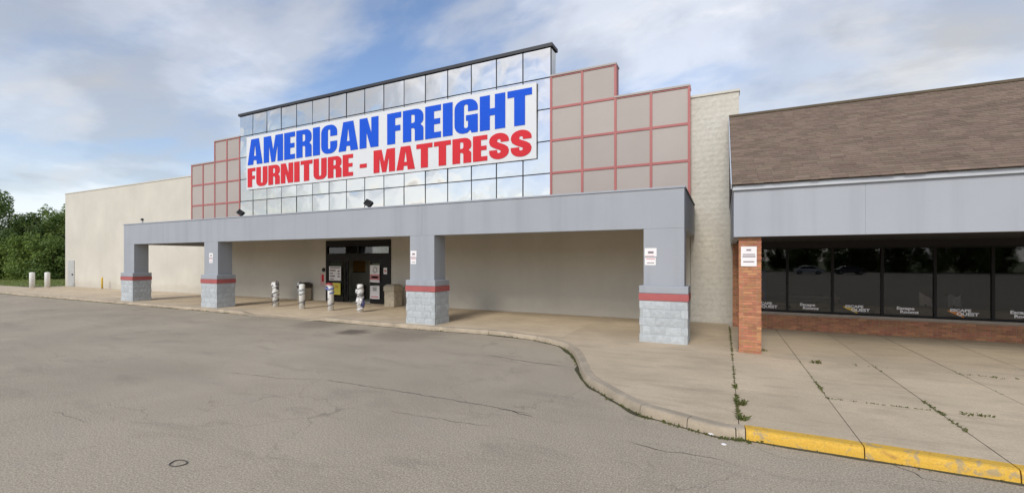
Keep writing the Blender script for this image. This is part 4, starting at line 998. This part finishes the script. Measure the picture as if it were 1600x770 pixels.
# =================================================================== CRACKS, WEEDS, LITTER
def wob(a, b, n, amp, seed):
    a, b = Vector(a), Vector(b); d = b - a; q = Vector((-d.y, d.x, 0)).normalized()
    return [a + d * (i / n) + q * amp * (noise.noise(Vector((i * .31, seed, 0))) + .5 * noise.noise(Vector((i * .9, seed, 5)))) for i in range(n + 1)]
def crack(pp, seed, wmax):
    pts = []
    P = [px_ground(*p) for p in pp]
    for a, b in zip(P, P[1:]): pts += wob(a, b, max(6, int((b - a).length / .06)), .045, seed)[:-1]
    v, f = [], []
    for i, p in enumerate(pts):
        q = nrm(i, pts); wd = wmax * (.25 + .75 * abs(noise.noise(Vector((i * .21, seed, 9)))) * 1.6) * min(1, (i + 1) / 8, (len(pts) - i) / 8)
        v += [p + q * wd / 2 + Vector((0, 0, .004)), p - q * wd / 2 + Vector((0, 0, .004))]
        if i: f.append((2 * i - 2, 2 * i - 1, 2 * i + 1, 2 * i))
    return v, f
v, f = [], []
for k, (pp, wd) in enumerate(((((507, 593), (643, 614), (763, 634), (839, 649)), .030), (((965, 686), (1045, 705), (1101, 712), (1168, 730)), .016), (((345, 580), (430, 590), (507, 594)), .016),
        (((980, 656), (1004, 646)), .03), (((760, 554), (830, 566), (900, 574)), .05), (((120, 530), (180, 524), (250, 516)), .05), (((30, 486), (90, 484)), .12), (((720, 566), (800, 572)), .02),
        (((1388, 722), (1440, 745), (1500, 760)), .022), (((600, 640), (720, 660), (800, 668)), .012), (((377, 616), (393, 607)), .02), (((80, 640), (140, 662)), .012), (((1180, 700), (1230, 716), (1290, 722)), .012), (((790, 640), (838, 652)), .06))):
    v2, f2 = crack(pp, 3 + k * 1.7, wd); k0 = len(v); v += v2; f += [tuple(reversed([i + k0 for i in q])) for q in f2]
o = mesh_obj('asphalt_cracks', v, f, M['tar']); o['kind'] = 'stuff'; o['label'] = 'thin dark cracks wandering across the asphalt'; o['category'] = 'cracks'
v, f = [], []
ii = [i for i, p in enumerate(PATH) if p.x < 9 and not -19.4 < p.x < -15.3]
prev = None
for i in ii:
    for s2 in range(6):
        if i + 1 >= len(PATH): continue
        p = PATH[i].lerp(PATH[i + 1], s2 / 6); q = nrm(i, PATH)
        wd = .03 + .10 * max(0, noise.noise(Vector((p.x * 1.7, p.y * 1.7, 1.3))) + .35) * (1.0 if p.x < .2 else .6)
        k = len(v); v += [p + q * .03 + Vector((0, 0, .012)), p - q * wd + Vector((0, 0, .005))]
        if prev == i or prev == i - 1: f.append((k - 1, k + 1, k, k - 2))
        prev = i
o = mesh_obj('gutter_dirt', v, f, painted('gutter_soil', (.075, .068, .035), .95, .35, 3.0, 25, .5, .01)); o['kind'] = 'stuff'; o['label'] = 'dark mossy dirt collected along the foot of the kerb'; o['category'] = 'dirt'
def blades(pts, mat, name, label, cat, seed=5):
    """pts: (x, y, z, number, spread, height)"""
    rng = random.Random(seed); v, f = [], []
    for (x, y, z, n, spd, h) in pts:
        for _ in range(n):
            a = rng.uniform(0, 6.28); r_ = spd * math.sqrt(rng.random()); p = Vector((x + r_ * math.cos(a), y + r_ * math.sin(a), z))
            d = Vector((rng.gauss(0, .55), rng.gauss(0, .55), 1)).normalized(); hh = h * rng.uniform(.35, 1.15); u_ = d.cross(Vector((rng.uniform(-1, 1), rng.uniform(-1, 1), .1))).normalized() * hh * rng.uniform(.10, .22)
            k = len(v); m2 = p + d * hh * .55; tip = p + d * hh + Vector((d.x, d.y, -.25)) * hh * .5
            v += [p - u_ * .6, p + u_ * .6, m2 + u_, m2 - u_, tip]; f += [(k, k + 1, k + 2, k + 3), (k + 3, k + 2, k + 4)]
    o = mesh_obj(name, v, f, mat); o['kind'] = 'stuff'; o['label'] = label; o['category'] = cat; return o
rw = random.Random(21); pts = []
for i, p in enumerate(PATH):                                  # foot of the kerb
    if p.x > 8 or -19.3 < p.x < -15.4: continue
    nx_ = PATH[min(i + 1, len(PATH) - 1)]; ln = (nx_ - p).length
    for k in range(max(1, int(ln / .10))):
        q = p.lerp(nx_, rw.random()) - nrm(i, PATH) * rw.uniform(.0, .05)
        dens = noise.noise(Vector((q.x * .8, q.y * .8, 2)))
        if q.x < -6: pts.append((q.x, q.y, 0, 3 if dens > -.1 else 0, .06, .07))
        elif q.x < .6: pts.append((q.x, q.y, 0, 7 if dens > -.35 else 2, .05, .06))
        else: pts.append((q.x, q.y, 0, 3 if dens > .05 else 0, .045, .04))
for k in range(60):
    x = -.35 + rw.gauss(0, .28); pts.append((x, 6.88 + (.25 if x < 0 else 0) + rw.gauss(-.02, .05) - x * .05, .0, 6, .05, .06))
def joint(x0, y0, x1, y1, n, thr, h, num=5):
    for k in range(n):
        t_ = rw.random(); x = x0 + (x1 - x0) * t_; y = y0 + (y1 - y0) * t_
        if noise.noise(Vector((x * 1.5 + 7, y * 1.5, 4))) > thr: pts.append((x, y, .14, num, .022, h * rw.uniform(.5, 1.2)))
joint(.2, 7.0, .2, 9.2, 120, -.3, .06, 6); joint(.2, 9.2, .2, 17.2, 260, -.25, .045); joint(1.6, 9.0, 1.6, 10.2, 30, -.3, .05); joint(1.6, 10, 1.6, 13, 25, .1, .03)
joint(3.0, 8.0, 3.0, 9.6, 60, -.4, .05); joint(3.0, 10.6, 3.0, 12.6, 35, 0, .04); joint(1.6, 9.02, 4.6, 9.02, 90, -.05, .04); joint(4.4, 9.02, 7, 9.02, 60, -.1, .05); joint(1.7, 12.12, 6.2, 12.12, 40, .1, .04); joint(4.4, 10.5, 4.4, 13, 25, 0, .04)
for (px, py, n, spd, h) in ((1159, 632, 26, .07, .12), (1160, 656, 30, .06, .12), (1276, 567, 26, .10, .10), (1193, 548, 26, .09, .07), (1338, 571, 10, .07, .05), (1534, 650, 14, .05, .06), (1549, 651, 12, .06, .05), (1511, 648, 14, .07, .06), (1560, 591, 14, .08, .05), (1155, 549, 10, .04, .05)):
    q = px_ground(px, py, .148); pts.append((q.x, q.y, .146, n, spd, h))
blades(pts, M['weed'], 'weeds', 'green weeds growing in the sidewalk joints and along the kerb', 'weeds')
pts = []
rl = random.Random(9)
for k in range(9000):
    x = rl.uniform(-92, -54); y = rl.uniform(15.95, 30)
    if y < 15.95 + max(0, (x + 61)) * .37: continue
    pts.append((x, y, .05, 2, .12, .16))
blades(pts, M['grass'], 'grass', 'short green lawn grass beside the store corner', 'grass', 6)
# dropped rubber loop
q = px_ground(278, 724); n = 26
tube('rubber_loop', [(q.x + (.105 + .012 * math.sin(3 * a)) * math.cos(a), q.y + (.085 + .010 * math.cos(2 * a)) * math.sin(a), .008) for a in [2 * math.pi * k / n for k in range(n)]], .006, 8, painted('dusty_rubber', (.09, .08, .07)), closed=True)
tag(bpy.data.objects['rubber_loop'], 'small black rubber loop lying flat on the asphalt', 'loop')
for (px, py, s2, lab) in ((1254, 696, .10, 'pale flat stone at the foot of the yellow kerb'), (1131, 693, .035, 'tiny white pebble on the asphalt near the kerb corner'), (1112, 677, .05, 'small white chip of rubble against the bare kerb')):
    q = px_ground(px, py); bm = bmesh.new(); bmesh.ops.create_icosphere(bm, subdivisions=2, radius=1)
    for vv in bm.verts: vv.co = Vector((vv.co.x * s2, vv.co.y * s2 * .7, vv.co.z * s2 * .4)) * (1 + .35 * noise.noise(vv.co * 1.7 + Vector((px, 0, 0))))
    lo = min(vv.co.z for vv in bm.verts)
    me = bpy.data.meshes.new('stone'); bm.to_mesh(me); bm.free(); me.materials.append(M['sill'] if s2 > .06 else M['paper'])
    tag(from_mesh('stone', me, None, loc=(q.x, q.y - .05, -lo + .001)), lab, 'stone')
